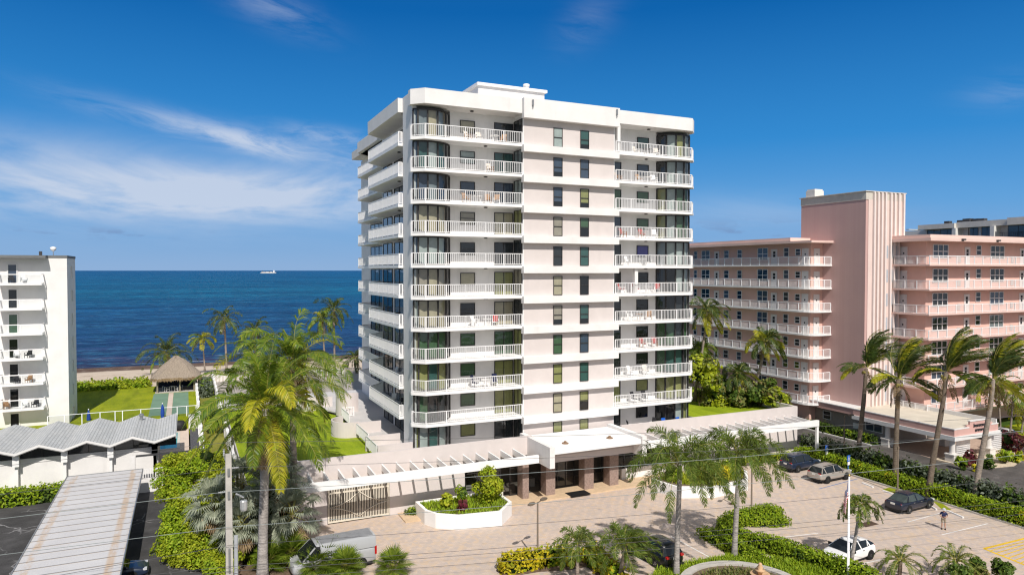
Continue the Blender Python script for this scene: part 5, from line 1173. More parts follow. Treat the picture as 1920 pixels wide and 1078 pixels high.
sheet('portico_bed', [(75, 50.4), (75.2, 47.3), (77.5, 45.5), (80.5, 45.0), (84, 46), (86.5, 48.5), (86, 50), (83.5, 49.8), (80.8, 49.6), (78, 50)], .14, M('pale_gravel', (.60, .50, .38), .95, .2, 5, .1, world=True), base=-.02)
sheet('cover_drive', [(75.4, 50.41), (83.5, 49.85), (96, 52.1), (89, 54.4), (85, 57.0), (76.3, 57.0)], .02, M('drive_pavers', (.47, .35, .28), .85, .15, 2, .2, world=True), base=-.02)
sheet('pink_lawn', [(98, 52.1), (140, 52.1), (140, 57), (90, 57), (90.6, 55)], .1, LAWN)
# ------------------------------------------------------------------ vehicles
TYRE = M('tyre', (.02, .02, .02), .85, .2, 6, .2); RIM = M('rim', (.42, .42, .43), .3, .1, 3, .5, .8); RIMD = M('rim_dark', (.06, .06, .06), .4, .1, 3, .5, .5)
AUTOGL = M('car_glass', (.012, .016, .018), .04, .1, 1, .6); TAIL = M('tail_lamp', (.45, .012, .012), .2, .1, 3, .5); PLATE = M('number_plate', (.7, .7, .66), .5, .1); TRIM = M('black_trim', (.018, .018, .019), .6, .1)
def paint(n, c, coat=.6, metal=.0, rough=.35): return M('paint_'+n, c, rough, .05, .8, .5, metal, coat=coat)
def loft(secs, mi=0, b=None, caps=True):
    b = b or MB(); n = len(secs[0]); o = len(b.v)
    for s in secs: b.v += [tuple(p) for p in s]
    for i in range(len(secs)-1):
        for k in range(n):
            a, c = o+i*n+k, o+i*n+(k+1) % n; b.f.append((a, c, c+n, a+n)); b.m.append(mi)
    if caps:
        b.f.append(tuple(o+k for k in range(n-1, -1, -1))); b.m.append(mi); e = o+(len(secs)-1)*n; b.f.append(tuple(e+k for k in range(n))); b.m.append(mi)
    return b
def car(name, label, cat, loc, rz, P, col, rimm=RIM, glass=AUTOGL, roofm=None):
    """front towards +x. P: profile table, metres"""
    root = thing(name, label, cat, loc, rz); W_ = P['w']/2; Lr, Lf = P['rear'], P['front']; wr = P['wr']; axr, axf = P['axr'], P['axf']; gc = P.get('gc', .2)
    secs = []
    for (x, wk, zb, zs, zt) in P['body']:      # station: width factor, underside, waist, deck height
        w_ = W_*wk
        secs.append([(x, -w_*.82, zb), (x, w_*.82, zb), (x, w_, zb+.14), (x, w_*1.0, (zb+zs)/2+.02), (x, w_*.985, zs), (x, w_*.9, zt-.03), (x, w_*.7, zt), (x, -w_*.7, zt), (x, -w_*.9, zt-.03), (x, -w_*.985, zs), (x, -w_*1.0, (zb+zs)/2+.02), (x, -w_, zb+.14)])
    bd = loft(secs).build('body', col, root, True)
    m_ = bd.modifiers.new('smooth', 'SUBSURF'); m_.levels = m_.render_levels = 2
    G_ = P['cab']       # cab stations (x, z_base, z_top, width factor base, width factor top): windows
    secs = []
    for (x, zb, zt, kb, kt) in G_: secs.append([(x, -W_*kb, zb), (x, W_*kb, zb), (x, W_*kt, zt), (x, -W_*kt, zt)])
    cabm = loft(secs).build('windows', glass, root)
    f = MB()        # roof skin
    rs = [(x, zt, kt) for (x, zb, zt, kb, kt) in G_ if zt > P['roofz']-.12]
    s2 = [[(x, -W_*kt*1.02, zt-.03), (x, W_*kt*1.02, zt-.03), (x, W_*kt*.98, zt+.025), (x, W_*kt*.55, zt+.05), (x, -W_*kt*.55, zt+.05), (x, -W_*kt*.98, zt+.025)] for x, zt, kt in rs]
    loft(s2).build('roof', roofm or col, root, True)
    for s_ in (-1, 1):
        for x0, x1 in P['pillars']:
            def pt(x, top):
                for a, c in zip(G_[:-1], G_[1:]):
                    if a[0] <= x <= c[0]:
                        t = (x-a[0])/(c[0]-a[0]); q = [a[i]+(c[i]-a[i])*t for i in range(5)]; break
                return (x, s_*W_*(q[4] if top else q[3])*1.012, q[2]-.02 if top else q[1]-.01)
            MB().beam(pt(x0, 0), pt(x1, 1), .09, .06, up=(0, 1, 0)).build('pillar', col, root)
    for (ax, nm) in ((axr, 0), (axf, 1)):
        for s_ in (-1, 1):
            key = (wr, rimm.name)
            if key not in KIDS:
                prof = [(wr*.62, -.11), (wr*.95, -.115), (wr, -.07), (wr, .07), (wr*.95, .115), (wr*.62, .11)]
                t = MB().lathe(prof, n=22); r_ = MB().lathe([(wr*.16, .06), (wr*.2, .085), (wr*.6, .07), (wr*.64, .118), (wr*.64, -.05)], n=22)
                for k in range(7):
                    a = 6.283*k/7; r_.beam((math.cos(a)*wr*.12, math.sin(a)*wr*.12, .10), (math.cos(a)*wr*.6, math.sin(a)*wr*.6, .09), wr*.16, .03)
                dk = MB().lathe([(wr*.6, .03), (wr*.6, .062)], n=18)
                KIDS[key] = (t.mesh('tyre', TYRE), r_.mesh('rim', rimm), dk.mesh('brake', TRIM))
            wh = inst('wheel', KIDS[key][0], root, (ax, s_*(W_-.10), wr)); wh.rotation_euler = (-s_*R(90), 0, 0)
            inst('rim', KIDS[key][1], wh); inst('brake', KIDS[key][2], wh)
            MB().lathe([(wr*1.13, -.1), (wr*1.13, .02)], n=24).build('wheel_arch', TRIM, root, False, (ax, s_*(W_-.02), wr+.02)).rotation_euler = (-s_*R(90), 0, 0)
    for s_ in (-1, 1):
        zt = P['tailz']; o = MB().box(Lr+.07, Lr+.26, -.13, .13, -.07, .07).build('tail_light', TAIL, root, False, (0, s_*(W_*P['body'][0][1]*.93-.1), zt)) if not P.get('vtail') else MB().box(Lr-.02, Lr+.12, -.06, .06, -.28, .28).build('tail_light', TAIL, root, False, (0, s_*(W_-.05), zt))
        MB().box(Lf-.36, Lf-.12, -.16, .16, -.06, .06).build('headlight', M('head_lamp', (.6, .62, .64), .1, .1, 2, .6), root, False, (0, s_*(W_*.70), P['headz']))
        mx_ = P['mirx']; MB().box(mx_-.06, mx_+.08, W_*.99 if s_ > 0 else -W_*.99-.2, W_*.99+.2 if s_ > 0 else -W_*.99, P['mirz']-.07, P['mirz']+.09).build('wing_mirror', col if not P.get('dmir') else TRIM, root)
        for hx in P['handles']: MB().box(hx, hx+.2, s_*(W_*.985)-.02, s_*(W_*.985)+.02, P['mirz']-.16, P['mirz']-.12).build('door_handle', RIM, root)
    MB().box(Lr+.0, Lr+.1, -.2, .2, P['platez'], P['platez']+.16).build('number_plate', PLATE, root)
    MB().box(Lr+.04, Lr+.3, -W_*.82, W_*.82, gc+.02, gc+.2).box(Lf-.3, Lf-.06, -W_*.76, W_*.8, gc-.02, gc+.16).box(Lr+.3, Lf-.3, -W_*.86, W_*.86, gc-.04, gc+.06).build('bumper_trim', TRIM, root)
    return root
SUV = dict(w=1.86, rear=-2.3, front=2.3, axr=-1.38, axf=1.36, wr=.36, gc=.22, roofz=1.66, tailz=.98, headz=.80, mirx=.72, mirz=1.1, platez=.78, handles=(-.75, .25),
    body=[(-2.3, .84, .45, .75, .95), (-2.22, .95, .3, .85, 1.08), (-1.4, 1.0, .24, .92, 1.1), (.4, 1.0, .22, .92, 1.09), (1.0, .995, .24, .9, 1.07), (1.8, .97, .26, .82, .98), (2.2, .88, .3, .68, .82), (2.3, .74, .36, .6, .7)],
    cab=[(-2.16, 1.02, 1.08, .88, .73), (-1.85, 1.05, 1.56, .92, .67), (-1.4, 1.07, 1.64, .94, .67), (-.2, 1.07, 1.68, .95, .68), (.35, 1.06, 1.62, .95, .67), (1.15, 1.04, 1.07, .9, .84)], pillars=((-1.55, -1.7), (-.35, -.3), (.95, .40), (-2.1, -1.88)))
WAGON = dict(SUV, w=1.84, rear=-2.4, front=2.42, axr=-1.4, axf=1.38, wr=.35, gc=.24, roofz=1.60,
    body=[(-2.4, .84, .46, .75, .95), (-2.32, .95, .32, .82, 1.05), (-1.4, 1.0, .26, .9, 1.07), (.4, 1.0, .24, .9, 1.06), (1.05, .995, .26, .88, 1.04), (1.9, .97, .27, .8, .94), (2.3, .88, .3, .66, .8), (2.42, .74, .36, .58, .68)],
    cab=[(-2.28, 1.0, 1.05, .88, .8), (-1.85, 1.03, 1.5, .92, .67), (-1.4, 1.04, 1.58, .94, .67), (-.2, 1.04, 1.62, .95, .68), (.35, 1.03, 1.56, .95, .67), (1.2, 1.01, 1.04, .9, .84)], pillars=((-1.6, -1.72), (-.4, -.35), (1.0, .42), (-2.2, -1.88)))
SEDAN = dict(SUV, w=1.84, rear=-2.42, front=2.45, axr=-1.42, axf=1.4, wr=.33, gc=.17, roofz=1.45, tailz=.82, headz=.68, mirz=.98, platez=.72, handles=(-.85, .15),
    body=[(-2.42, .84, .36, .68, .86), (-2.32, .95, .26, .76, .97), (-1.5, 1.0, .18, .82, .99), (.4, 1.0, .17, .82, .95), (1.1, .99, .18, .78, .93), (1.9, .96, .2, .7, .84), (2.3, .87, .24, .6, .72), (2.45, .72, .3, .5, .6)],
    cab=[(-1.95, .95, .99, .82, .67), (-1.1, .96, 1.38, .92, .63), (-.9, .96, 1.41, .93, .63), (-.1, .95, 1.46, .94, .64), (.3, .94, 1.40, .94, .63), (1.25, .91, .94, .88, .8)], pillars=((-1.5, -1.12), (-.3, -.25), (1.08, .36)))
HATCH = dict(SUV, w=1.80, rear=-2.1, front=2.3, axr=-1.32, axf=1.38, wr=.33, gc=.17, roofz=1.42, tailz=.88, headz=.68, mirz=.98, platez=.62, dmir=1, handles=(-.6,),
    body=[(-2.1, .80, .36, .68, .85), (-2.02, .94, .26, .8, 1.02), (-1.3, 1.0, .18, .86, 1.05), (.4, 1.0, .17, .82, .97), (1.05, .99, .18, .78, .94), (1.8, .96, .2, .7, .85), (2.18, .87, .24, .6, .72), (2.3, .72, .3, .5, .6)],
    cab=[(-1.92, 1.0, 1.06, .80, .72), (-1.45, 1.02, 1.32, .86, .63), (-1.0, 1.02, 1.39, .92, .63), (-.1, .99, 1.43, .94, .64), (.25, .97, 1.38, .94, .63), (1.2, .93, .95, .88, .8)], pillars=((-1.0, -1.25), (-1.3, -1.2), (1.05, .32), (-.25, -.2)))
def place(u, v, z=0): return (*G(u, v, z), z)
sx_, sy_ = G(1512, 876, 0)
car('suv', 'dark blue suv parked farthest back, nose in the hedge', 'car', (58.9, 54.0, 0), R(3), SUV, paint('navy', (.012, .022, .05)), glass=AUTOGL)
wg = car('station_wagon', 'silver beige station wagon beside the dark blue suv', 'car', (58.6, 50.0, 0), R(3), WAGON, paint('silver', (.42, .385, .35), .5, .35, .4), rimm=RIMD)
for y_ in (-.56, .56): MB().beam((-1.7, y_, 1.63), (.2, y_, 1.69), .05, .06).build('roof_rail', TRIM, wg)
car('sedan', 'dark navy sedan with red tail lights parked near the man', 'car', (57.9, 40.9, 0), R(3), SEDAN, paint('midnight', (.008, .012, .028)), glass=M('sedan_glass', (.05, .065, .06), .05, .3, 2, .6))
car('hatchback', 'white hatchback with black wheels parked behind the winding hedge', 'car', (43.6, 35.5, 0), R(184), HATCH, paint('white', (.80, .80, .80), .5), rimm=RIMD)
car('suv', 'black suv half hidden by the windswept feather palm', 'car', (30.7, 41.6, 0), R(96), dict(SUV, w=1.95, rear=-2.45), paint('black', (.008, .008, .01)))
VAN = dict(w=2.03, rear=-2.85, front=2.95, axr=-1.75, axf=1.85, wr=.37, gc=.22, roofz=2.15, tailz=1.15, vtail=1, headz=.95, mirx=1.95, mirz=1.25, platez=.65, handles=(-.3, 1.2),
    body=[(-2.85, .96, .34, 1.2, 1.35), (-2.8, 1.0, .28, 1.25, 1.45), (-1.7, 1.0, .25, 1.25, 1.45), (.9, 1.0, .25, 1.25, 1.42), (1.9, 1.0, .26, 1.18, 1.34), (2.5, .97, .28, 1.0, 1.15), (2.85, .9, .32, .8, .95), (2.95, .78, .38, .65, .75)],
    cab=[(1.0, 1.35, 2.05, .95, .84), (1.35, 1.35, 2.1, .95, .84), (2.35, 1.2, 1.25, .92, .82)], pillars=((1.05, 1.02), (2.25, 1.42)))
VP = paint('van_silver', (.44, .45, .465), .4, .15, .4)
van = car('van', 'silver high roof van parked by the driveway gate behind fan palms', 'van', (9.25, 49.75, 0), R(183), VAN, VP)
s2 = [[(x, -1.015*k, 1.40), (x, 1.015*k, 1.40), (x, .985*k, 1.75), (x, .90*k, 2.08), (x, .76*k, 2.17), (x, -.76*k, 2.17), (x, -.90*k, 2.08), (x, -.985*k, 1.75)] for x, k in ((-2.83, .97), (-2.74, 1), (-.9, 1), (1.05, 1))]
o = loft(s2).build('cargo_body', VP, van, True); o.modifiers.new('edge', 'EDGE_SPLIT').split_angle = R(40)
f = MB()
for i in range(5): f.box(-2.6, .9, -.62+.3*i, -.55+.3*i, 2.168, 2.195)
f.build('roof_ribs', M('van_roof', (.30, .305, .32), .5, .15, 2, .4, .3), van)
MB().box(-2.7, 1.0, -.74, .74, 2.17, 2.18).build('roof_skin', MATS['van_roof'], van)
for (y_, lab) in ((54.2, 'dark blue car tucked under the carport, nearer the yard wall'), (50.4, 'dark grey car tucked under the carport, nearer the bottom edge')):
    car('sedan', lab, 'car', (-4.9, y_, 0), R(0), SEDAN, paint('slate' if y_ < 52 else 'navy', (.02, .022, .025)))
x, y = 90.5, 52.9
car('suv', 'dark car with pale roof parked behind the large red shrub', 'car', (x, y, 0), R(100), SUV, paint('ink', (.01, .012, .02)), roofm=M('roof_pale', (.5, .5, .5), .4))
# ------------------------------------------------------------------ markings, stops, drains
def line(name, a, b_, w_, m, z=.004):
    a, b_ = Vector((*a, 0)), Vector((*b_, 0)); t = (b_-a).normalized(); nn = Vector((-t.y, t.x, 0))*w_/2
    return struct(name, MB().add([a-nn+Vector((0, 0, z)), b_-nn+Vector((0, 0, z)), b_+nn+Vector((0, 0, z)), a+nn+Vector((0, 0, z))], [(0, 1, 2, 3)]), m)
for a, b_ in (((1702, 978), (1768, 960)), ((1766, 1002), (1852, 981)), ((1650, 1049), (1588, 1062)), ((1420, 982+30), (1534, 999))): line('parking_line', G(*a), G(*b_), .11, WPAINT)
line('parking_line', G(1257, 1004), G(1336, 1047), .12, WPAINT); line('parking_line', G(1205, 1050), G(1178, 1036), .1, WPAINT)
line('blue_parking_line', G(1536, 916), G(1608, 897), .12, BPAINT); line('blue_parking_line', G(1455, 880), G(1512, 868), .1, BPAINT)
yz = [G(u, v, 0) for u, v in ((1845, 1028), (1925, 1008), (1990, 1030), (1925, 1060))]
for i in range(4): line('yellow_line', yz[i], yz[(i+1) % 4], .22, YPAINT)
for k in range(1, 7):
    t = k/7.0
    line('yellow_line', (yz[0][0]+(yz[3][0]-yz[0][0])*t, yz[0][1]+(yz[3][1]-yz[0][1])*t), (yz[1][0]+(yz[2][0]-yz[1][0])*t, yz[1][1]+(yz[2][1]-yz[1][1])*t), .1, YPAINT, .0045)
sheet('grass_strip', [G(u, v) for u, v in ((1655, 917), (1676, 911), (1700, 920), (1690, 928))], .01, LAWN); sheet('grass_strip', [G(u, v) for u, v in ((1748, 938), (1752, 934), (1784, 955), (1770, 958))], .01, LAWN)
for (a, b_, lab) in (((1655, 920), (1676, 928), 'white wheel stop left of the dark navy sedan'), ((1776, 958), (1806, 971), 'white wheel stop right of the man in the hat'), ((1617, 906), (1637, 914), 'white wheel stop near the silver beige wagon'), ((1746, 950), (1756, 956), 'white wheel stop before the nose of the dark navy sedan')):
    p0, p1 = Vector((*G(*a), 0)), Vector((*G(*b_), 0)); c_ = (p0+p1)/2; Lh = (p1-p0).length/2
    prof = [(-.08, 0), (.08, 0), (.06, .12), (-.06, .12)]
    o = loft([[(s_*Lh, y_, z_) for y_, z_ in prof] for s_ in (-1, 1)]).build('wheel_stop', WHITE2, None, False, c_); o.rotation_euler.z = math.atan2(p1.y-p0.y, p1.x-p0.x); tag(o, lab, 'wheel stop', 'wheel stops in the car park')
for (u, v, sx_, sy_, lab) in ((1628, 982, 1.6, .8, 'brown drain grate beside the leaning slender palm'), (1253, 1058, 1.2, .7, 'dark drain grate by the left tall feather palm'), (1372, 944, .7, .45, 'small dark drain cover near the lamp post shadow')):
    x, y = G(u, v); b = MB().box(-sx_/2, sx_/2, -sy_/2, sy_/2, .0, .008)
    for i in range(9): b.box(-sx_/2+.06+i*(sx_-.12)/9, -sx_/2+.06+i*(sx_-.12)/9+.06, -sy_/2+.06, sy_/2-.06, .0081, .02)
    tag(b.build('drain_grate', M('grate_brown', (.10, .065, .045), .8, .2), None, False, (x, y, .002)), lab, 'drain grate')
# ------------------------------------------------------------------ planters
pl = thing('white_planter', 'white faceted wall planter with flowering shrubs on the drive', 'planter', (21.4, 55.3, 0))
ring_ = [(17.7, 57.6), (17.75, 55.2), (18.3, 54.0), (19.8, 52.85), (23.45, 52.25), (25.2, 54.1), (25.2, 57.6)]
cx_, cy_ = 21.4, 55.3
inn = [(cx_+(x-cx_)*.93, cy_+(y-cy_)*.92) for x, y in ring_]
b = MB(); n = len(ring_)
for (x, y), (xi, yi) in zip(ring_, inn):
    for q, z_ in (((x, y), 0), ((x, y), 1.2), ((xi, yi), 1.2), ((xi, yi), 0)): b.v.append((q[0]-cx_, q[1]-cy_, z_))
for i in range(n):
    for k in range(4): b.f.append((i*4+k, i*4+(k+1) % 4, ((i+1) % n)*4+(k+1) % 4, ((i+1) % n)*4+k)); b.m.append(0)
b.build('planter_wall', WHITE2, pl)
MB().prism([(x-cx_, y-cy_) for x, y in inn], .1, .95).build('soil', MATS['soil'], pl)
tufts('planter_grass', 'dark green strappy ground cover filling the white planter', inn, .95, .3, 2600, LEAF, 6)
pl2 = thing('white_planter', 'white planter half hidden behind the two tall feather palms', 'planter', (45.6, 52.6, 0))
MB().prism([(-5.2, 1.5), (-4.6, -.9), (-1.5, -2.2), (3, -1.8), (5, .4), (5, 2.4), (-5.2, 2.4)], 0, 1.05).build('planter_wall', WHITE2, pl2)
MB().prism([(-4.9, 1.4), (-4.4, -.7), (-1.4, -1.95), (2.85, -1.55), (4.7, .5), (4.7, 2.2), (-4.9, 2.2)], 1.051, 1.1).build('soil', MATS['soil'], pl2)
tufts('planter_grass', 'green ground cover in the planter behind the two tall palms', [(41, 53.9), (41.4, 52), (44.3, 50.8), (48.3, 51.2), (50, 53), (50, 54.5), (41, 54.5)], 1.1, .45, 2200, LEAFS, 7)
# ------------------------------------------------------------------ lamp posts, signs, flag
BRZ = M('post_bronze', (.15, .115, .085), .6, .15, 3, .3); LENS = M('lamp_lens', (.5, .5, .48), .3)
def lamp(label, x, y, h, arms, rz):
    o = thing('street_lamp', label, 'street lamp', (x, y, 0), rz, 'bronze lamp posts')
    MB().lathe([(.2, 0), (.2, .3), (.075, .32), (.06, h)], n=10).build('post', BRZ, o, True)
    for s_ in arms:
        b = MB().beam((0, 0, h-.04), (s_*.45, 0, h+.03), .05, .05); b.build('arm', BRZ, o)
        h_ = loft([[(s_*.4, -.1, h), (s_*.4, .1, h), (s_*.4, .08, h+.12), (s_*.4, -.08, h+.12)], [(s_*.75, -.17, h-.01), (s_*.75, .17, h-.01), (s_*.75, .14, h+.15), (s_*.75, -.14, h+.15)], [(s_*1.05, -.1, h+.01), (s_*1.05, .1, h+.01), (s_*1.05, .08, h+.1), (s_*1.05, -.08, h+.1)]]).build('lamp_head', BRZ, o)
        MB().box(min(s_*.5, s_*.95), max(s_*.5, s_*.95), -.1, .1, h-.03, h-.012).build('lens', LENS, h_)
    return o
x, y = G(1008, 1053); lamp('twin headed lamp post in the yellow hedge', x, y, ZAT(x, y, 941), (-1, 1), R(25))
x, y = G(1409, 965); lamp('twin headed lamp post behind the right tall palm', x, y, 4.5, (-1, 1), R(25))
x, y = G(1683, 925); h_ = ZAT(x, y, 836); o = lamp('bare bronze post in the hedge beside the dark navy sedan', x, y, h_, (), 0)
MB().box(-.12, .12, -.05, .05, h_-.3, h_-.05).build('junction_box', BRZ, o)
x, y = 65.0, 53.6; lamp('single headed lamp beside the windblown palm near the pink lane', x, y, 5.2, (1,), R(-20))
SB = M('sign_blue', (.02, .11, .45), .5, .05)
for (u, vb, vt, lab) in ((1549, 858, 834, 'blue accessible parking sign nearer the street wall, above the dark suv'), (1590, 878, 853, 'blue accessible parking sign in the hedge behind the silver wagon')):
    x, y = G(u, vb+14); h_ = ZAT(x, y, vt); o = thing('parking_sign', lab, 'sign', (x, y, 0), R(8), 'blue parking signs')
    MB().box(-.04, .04, -.03, .03, 0, h_).build('post', M('post_blue', (.02, .16, .5), .5), o)
    MB().box(-.26, .26, -.06, -.035, h_-.62, h_).build('panel', SB, o)
    b = MB().box(-.2, .2, -.072, -.062, h_-1.0, h_-.66)
    for k in range(14):
        a = 6.283*k/14; a2 = 6.283*(k+1)/14
        if .9 < a < 1.9: continue
        b.beam((math.cos(a)*.13, -.064, h_-.40+math.sin(a)*.13), (math.cos(a2)*.13, -.064, h_-.40+math.sin(a2)*.13), .03, .012, up=(0, 1, 0))
    b.box(-.03, .03, -.07, -.062, h_-.42, h_-.2).box(-.03, .1, -.07, -.061, h_-.38, h_-.33).lathe([(.035, -.035), (.04, 0), (.035, .035)], (0, -.064, h_-.14), 8)
    b.build('symbol', WHITE2, o)
x, y = G(1590, 1090); ht = ZAT(x, y, 893); fp = thing('flagpole', 'white flagpole with a limp striped flag over the white hatchback', 'flagpole', (x, y, 0))
MB().lathe([(.14, 0), (.14, .3), (.085, .32), (.05, ht)], n=12).build('pole', RAIL, fp, True)
MB().lathe([(.02, 0), (.09, .06), (.09, .12), (.02, .18)], (0, 0, ht), 10).build('finial', M('brass', (.5, .36, .12), .3, .1, 2, .5, .8), fp, True)
m, nt, p = newmat('striped_flag')
at_ = node(nt, 'ShaderNodeAttribute', attribute_name='fuv'); s3 = node(nt, 'ShaderNodeSeparateXYZ'); nt.links.new(at_.outputs['Vector'], s3.inputs[0]); fu, fv = X(nt, s3.outputs[0]), X(nt, s3.outputs[1])
stp = (fv*6.5).f('FRACT').f('LESS_THAN', .5); can = fu.f('LESS_THAN', .4)*fv.f('GREATER_THAN', .46)
cc = mixc(nt, stp, (.78, .76, .74), (.45, .02, .03)); star = node(nt, 'ShaderNodeTexVoronoi'); star.inputs['Scale'].default_value = 17; star.inputs['Randomness'].default_value = 0; nt.links.new(at_.outputs['Vector'], star.inputs['Vector'])
cc = mixc(nt, can, cc, mixc(nt, X(nt, star.outputs['Distance']).f('LESS_THAN', .24), (.012, .02, .12), (.75, .75, .75))); put(nt, p.inputs['Base Color'], cc); p.inputs['Roughness'].default_value = .8
b = MB(); uv = []; NU, NV = 28, 10
for j in range(NV+1):
    for i in range(NU+1):
        a, c_ = i/NU, j/NV        # cloth hanging limp: its free end falls straight down in folds
        xx = -.08-.34*(1-math.exp(-a*3))-.05*math.sin(a*15+c_)*a; yy = .13*math.sin(a*17+c_*1.2)*(a**.6)
        zz_ = ht-.35-(1-c_)*1.15-a*1.75*(.55+.45*c_)
        b.v.append((xx, yy, zz_)); uv.append((a, c_, 0))
for j in range(NV):
    for i in range(NU): k = j*(NU+1)+i; b.f.append((k, k+1, k+NU+2, k+NU+1)); b.m.append(0)
fo_ = b.build('flag', m, fp, True); at = fo_.data.attributes.new('fuv', 'FLOAT_VECTOR', 'POINT')
for i, q in enumerate(uv): at.data[i].vector = q
# fountain
x, y = G(1425, 1093, .35); fn = thing('stone_fountain', 'small tan tiered stone fountain in the round bed', 'fountain', (x, y, .3))
MB().lathe([(.34, 0), (.36, .1), (.2, .16), (.16, .45), (.5, .55), (.66, .68), (.62, .72), (.3, .62)], n=20).build('bowl', M('tan_stone', (.58, .38, .22), .8, .2, 4, .2), fn, True)
MB().lathe([(.12, .6), (.16, .8), (.3, .9), (.34, .98), (.14, .98), (.2, 1.15), (.1, 1.28), (.14, 1.36), (.03, 1.46)], n=16).build('finial', MATS['tan_stone'], fn, True)
# ------------------------------------------------------------------ utility pole and cables
ux, uy, _ = ATD(428, 850, 37); uh = ZAT(ux, uy, 851); up_ = thing('utility_pole', 'square concrete utility pole with insulators among the fan palms', 'utility pole', (ux, uy, 0))
loft([[(-.21, -.21, 0), (.21, -.21, 0), (.21, .21, 0), (-.21, .21, 0)], [(-.145, -.145, uh), (.145, -.145, uh), (.145, .145, uh), (-.145, .145, uh)]]).build('pole', CONC, up_)
zA, zB, zC, zD, zE, zF = (ZAT(ux, uy, v) for v in (836, 878, 921, 984, 1018, 1040))
def insulator(p, ax):
    b = MB(); p = Vector(p); ax = Vector(ax)
    b.tube([p+ax*(k*.05) for k in range(8)], [.03, .06, .03, .06, .03, .06, .03, .06], 8); return b
insulator((-.22, -.1, uh-.05), (0, 0, 1)).build('insulator', M('insulator', (.35, .36, .37), .3), up_)
insulator((.15, 0, zB-uh+uh), (1, 0, 0)).build('insulator', MATS['insulator'], up_); insulator((-.15, 0, zC), (-1, 0, 0)).build('insulator', MATS['insulator'], up_)
MB().beam((-.15, -.1, uh-.3), (-.24, -.1, uh), .05, .05).build('bracket', STEEL, up_)
MB().box(-.06, .06, -.23, -.16, zB-.35, zB+.05).box(-.06, .06, -.235, -.165, zC-.35, zC+.05).box(-.05, .05, -.24, -.17, zE-1.5, zE-.2).build('bracket_plate', STEEL, up_)
MB().tube([(.33, -.05, 0), (.33, -.05, zD-.6)], .11, 10).build('riser_pipe', M('grey_pipe', (.42, .44, .46), .5), up_)
MB().tube([(.36, .1, zC-.2), (.75, .1, zC-.45)], .05, 6).lathe([(.16, 0), (.19, .1), (.19, .5), (.16, .55)], (.75, .1, zC-1.15), 12).build('cable_termination', M('silver_can', (.5, .51, .52), .35, .1, 2, .5, .4), up_)
WIRE = M('wire', (.09, .09, .095), .6, .1); WIRE2 = M('pale_wire', (.24, .27, .27), .5, .1)
for i, (zp, off, u0, v0, u1, v1, m_, lab) in enumerate(((zA+.2, (-.22, 0), 0, 888, 1905, 770, WIRE, 'topmost thin power cable above the garden wall'), (zB, (.6, 0), 0, 942, 1905, 800, WIRE, 'power cable crossing the carport and the entrance canopy'), (zC, (-.5, 0), 0, 988, 1905, 776+15, WIRE2, 'pale power cable running in front of the main doors'),
        (zD, (0, -.3), 0, 1056, 1905, 833, WIRE2, 'pale cable crossing the white planter and two tall palms'), (zE, (0, -.3), 0, 1120, 1905, 850+28, WIRE, 'thin dark cable across the drive'), (zF-.5, (0, -.3), 250, 1130, 1905, 921, WIRE, 'upper of the two close cables over the car park'), (zF-.75, (0, -.3), 300, 1150, 1905, 930, WIRE, 'lower of the two close cables over the car park'), (zF-1.25, (0, -.3), 350, 1180, 1905, 946, WIRE, 'lowest heavy cable over the car park'))):
    rxx, ryy = 58.0, 26.5; dr = DEP(rxx, ryy)
    z1 = ZAT(rxx, ryy, v1)
    lx2, ly2 = -11.0, 41.0; z0_ = ZAT(lx2, ly2, v0) if u0 == 0 else zp+.3
    pts = []
    for (a, b_) in (((lx2, ly2, z0_), (ux+off[0], uy+off[1], zp)), ((ux+off[0], uy+off[1], zp), (rxx, ryy, z1))):
        n = 4 if a[0] < 0 else 16; sg_ = 0 if a[0] < 0 else .35
        for k in range(n+(1 if n == 16 else 0)):
            t = k/n; pts.append((a[0]+(b_[0]-a[0])*t, a[1]+(b_[1]-a[1])*t, a[2]+(b_[2]-a[2])*t-sg_*4*t*(1-t)))
    pts.append((rxx+30, ryy-6, z1+.4))
    o = MB().tube([(x-ux, y-uy, z-zp) for x, y, z in pts], .011 if i not in (2, 3) else .014, 5).build('power_cable', m_, None, False, (ux, uy, zp)); tag(o, lab, 'cable', 'power cables along the street')
# ------------------------------------------------------------------ umbrellas, grill, ship
UB = M('umbrella_blue', (.015, .06, .32), .7, .2, 4)
for (u, vt, lab) in ((57, 780, 'closed blue umbrella nearest the left apartment block'), (166, 767, 'closed blue umbrella behind the middle of the folded roof'), (304.5, 756, 'closed blue umbrella in front of the shuffleboard court')):
    x, y, z_ = ATD(u, vt, 86.5 if u < 250 else 87.5); o = thing('closed_umbrella', lab, 'umbrella', (x, y, .8), 0, 'closed blue umbrellas by the pool'); H_ = z_-.8
    MB().lathe([(.03, 0), (.03, H_)], n=6).build('pole', RAIL, o)
    MB().lathe([(.10, H_-1.9), (.2, H_-1.75), (.24, H_-1.2), (.17, H_-.5), (.05, H_-.1)], n=9).build('canopy', UB, o)
    MB().lathe([(.06, 0), (.08, .05), (.02, .14)], (0, 0, H_-.08), 8).build('finial', WHITE2, o)
x, y, _ = ATD(336, 785, 88.2); o = thing('covered_grill', 'grill under a black cover on the pool deck', 'grill', (x, y, .8))
b = loft([[(-.75, -.4, 0), (.75, -.4, 0), (.75, .4, 0), (-.75, .4, 0)], [(-.78, -.4, .8), (.78, -.4, .8), (.78, .4, .8), (-.78, .4, .8)], [(-.5, -.33, 1.15), (.5, -.33, 1.15), (.5, .33, 1.15), (-.5, .33, 1.15)], [(-.3, -.15, 1.25), (.3, -.15, 1.25), (.3, .15, 1.25), (-.3, .15, 1.25)]])
b.build('cover', M('grill_black', (.02, .02, .022), .6), o, True)
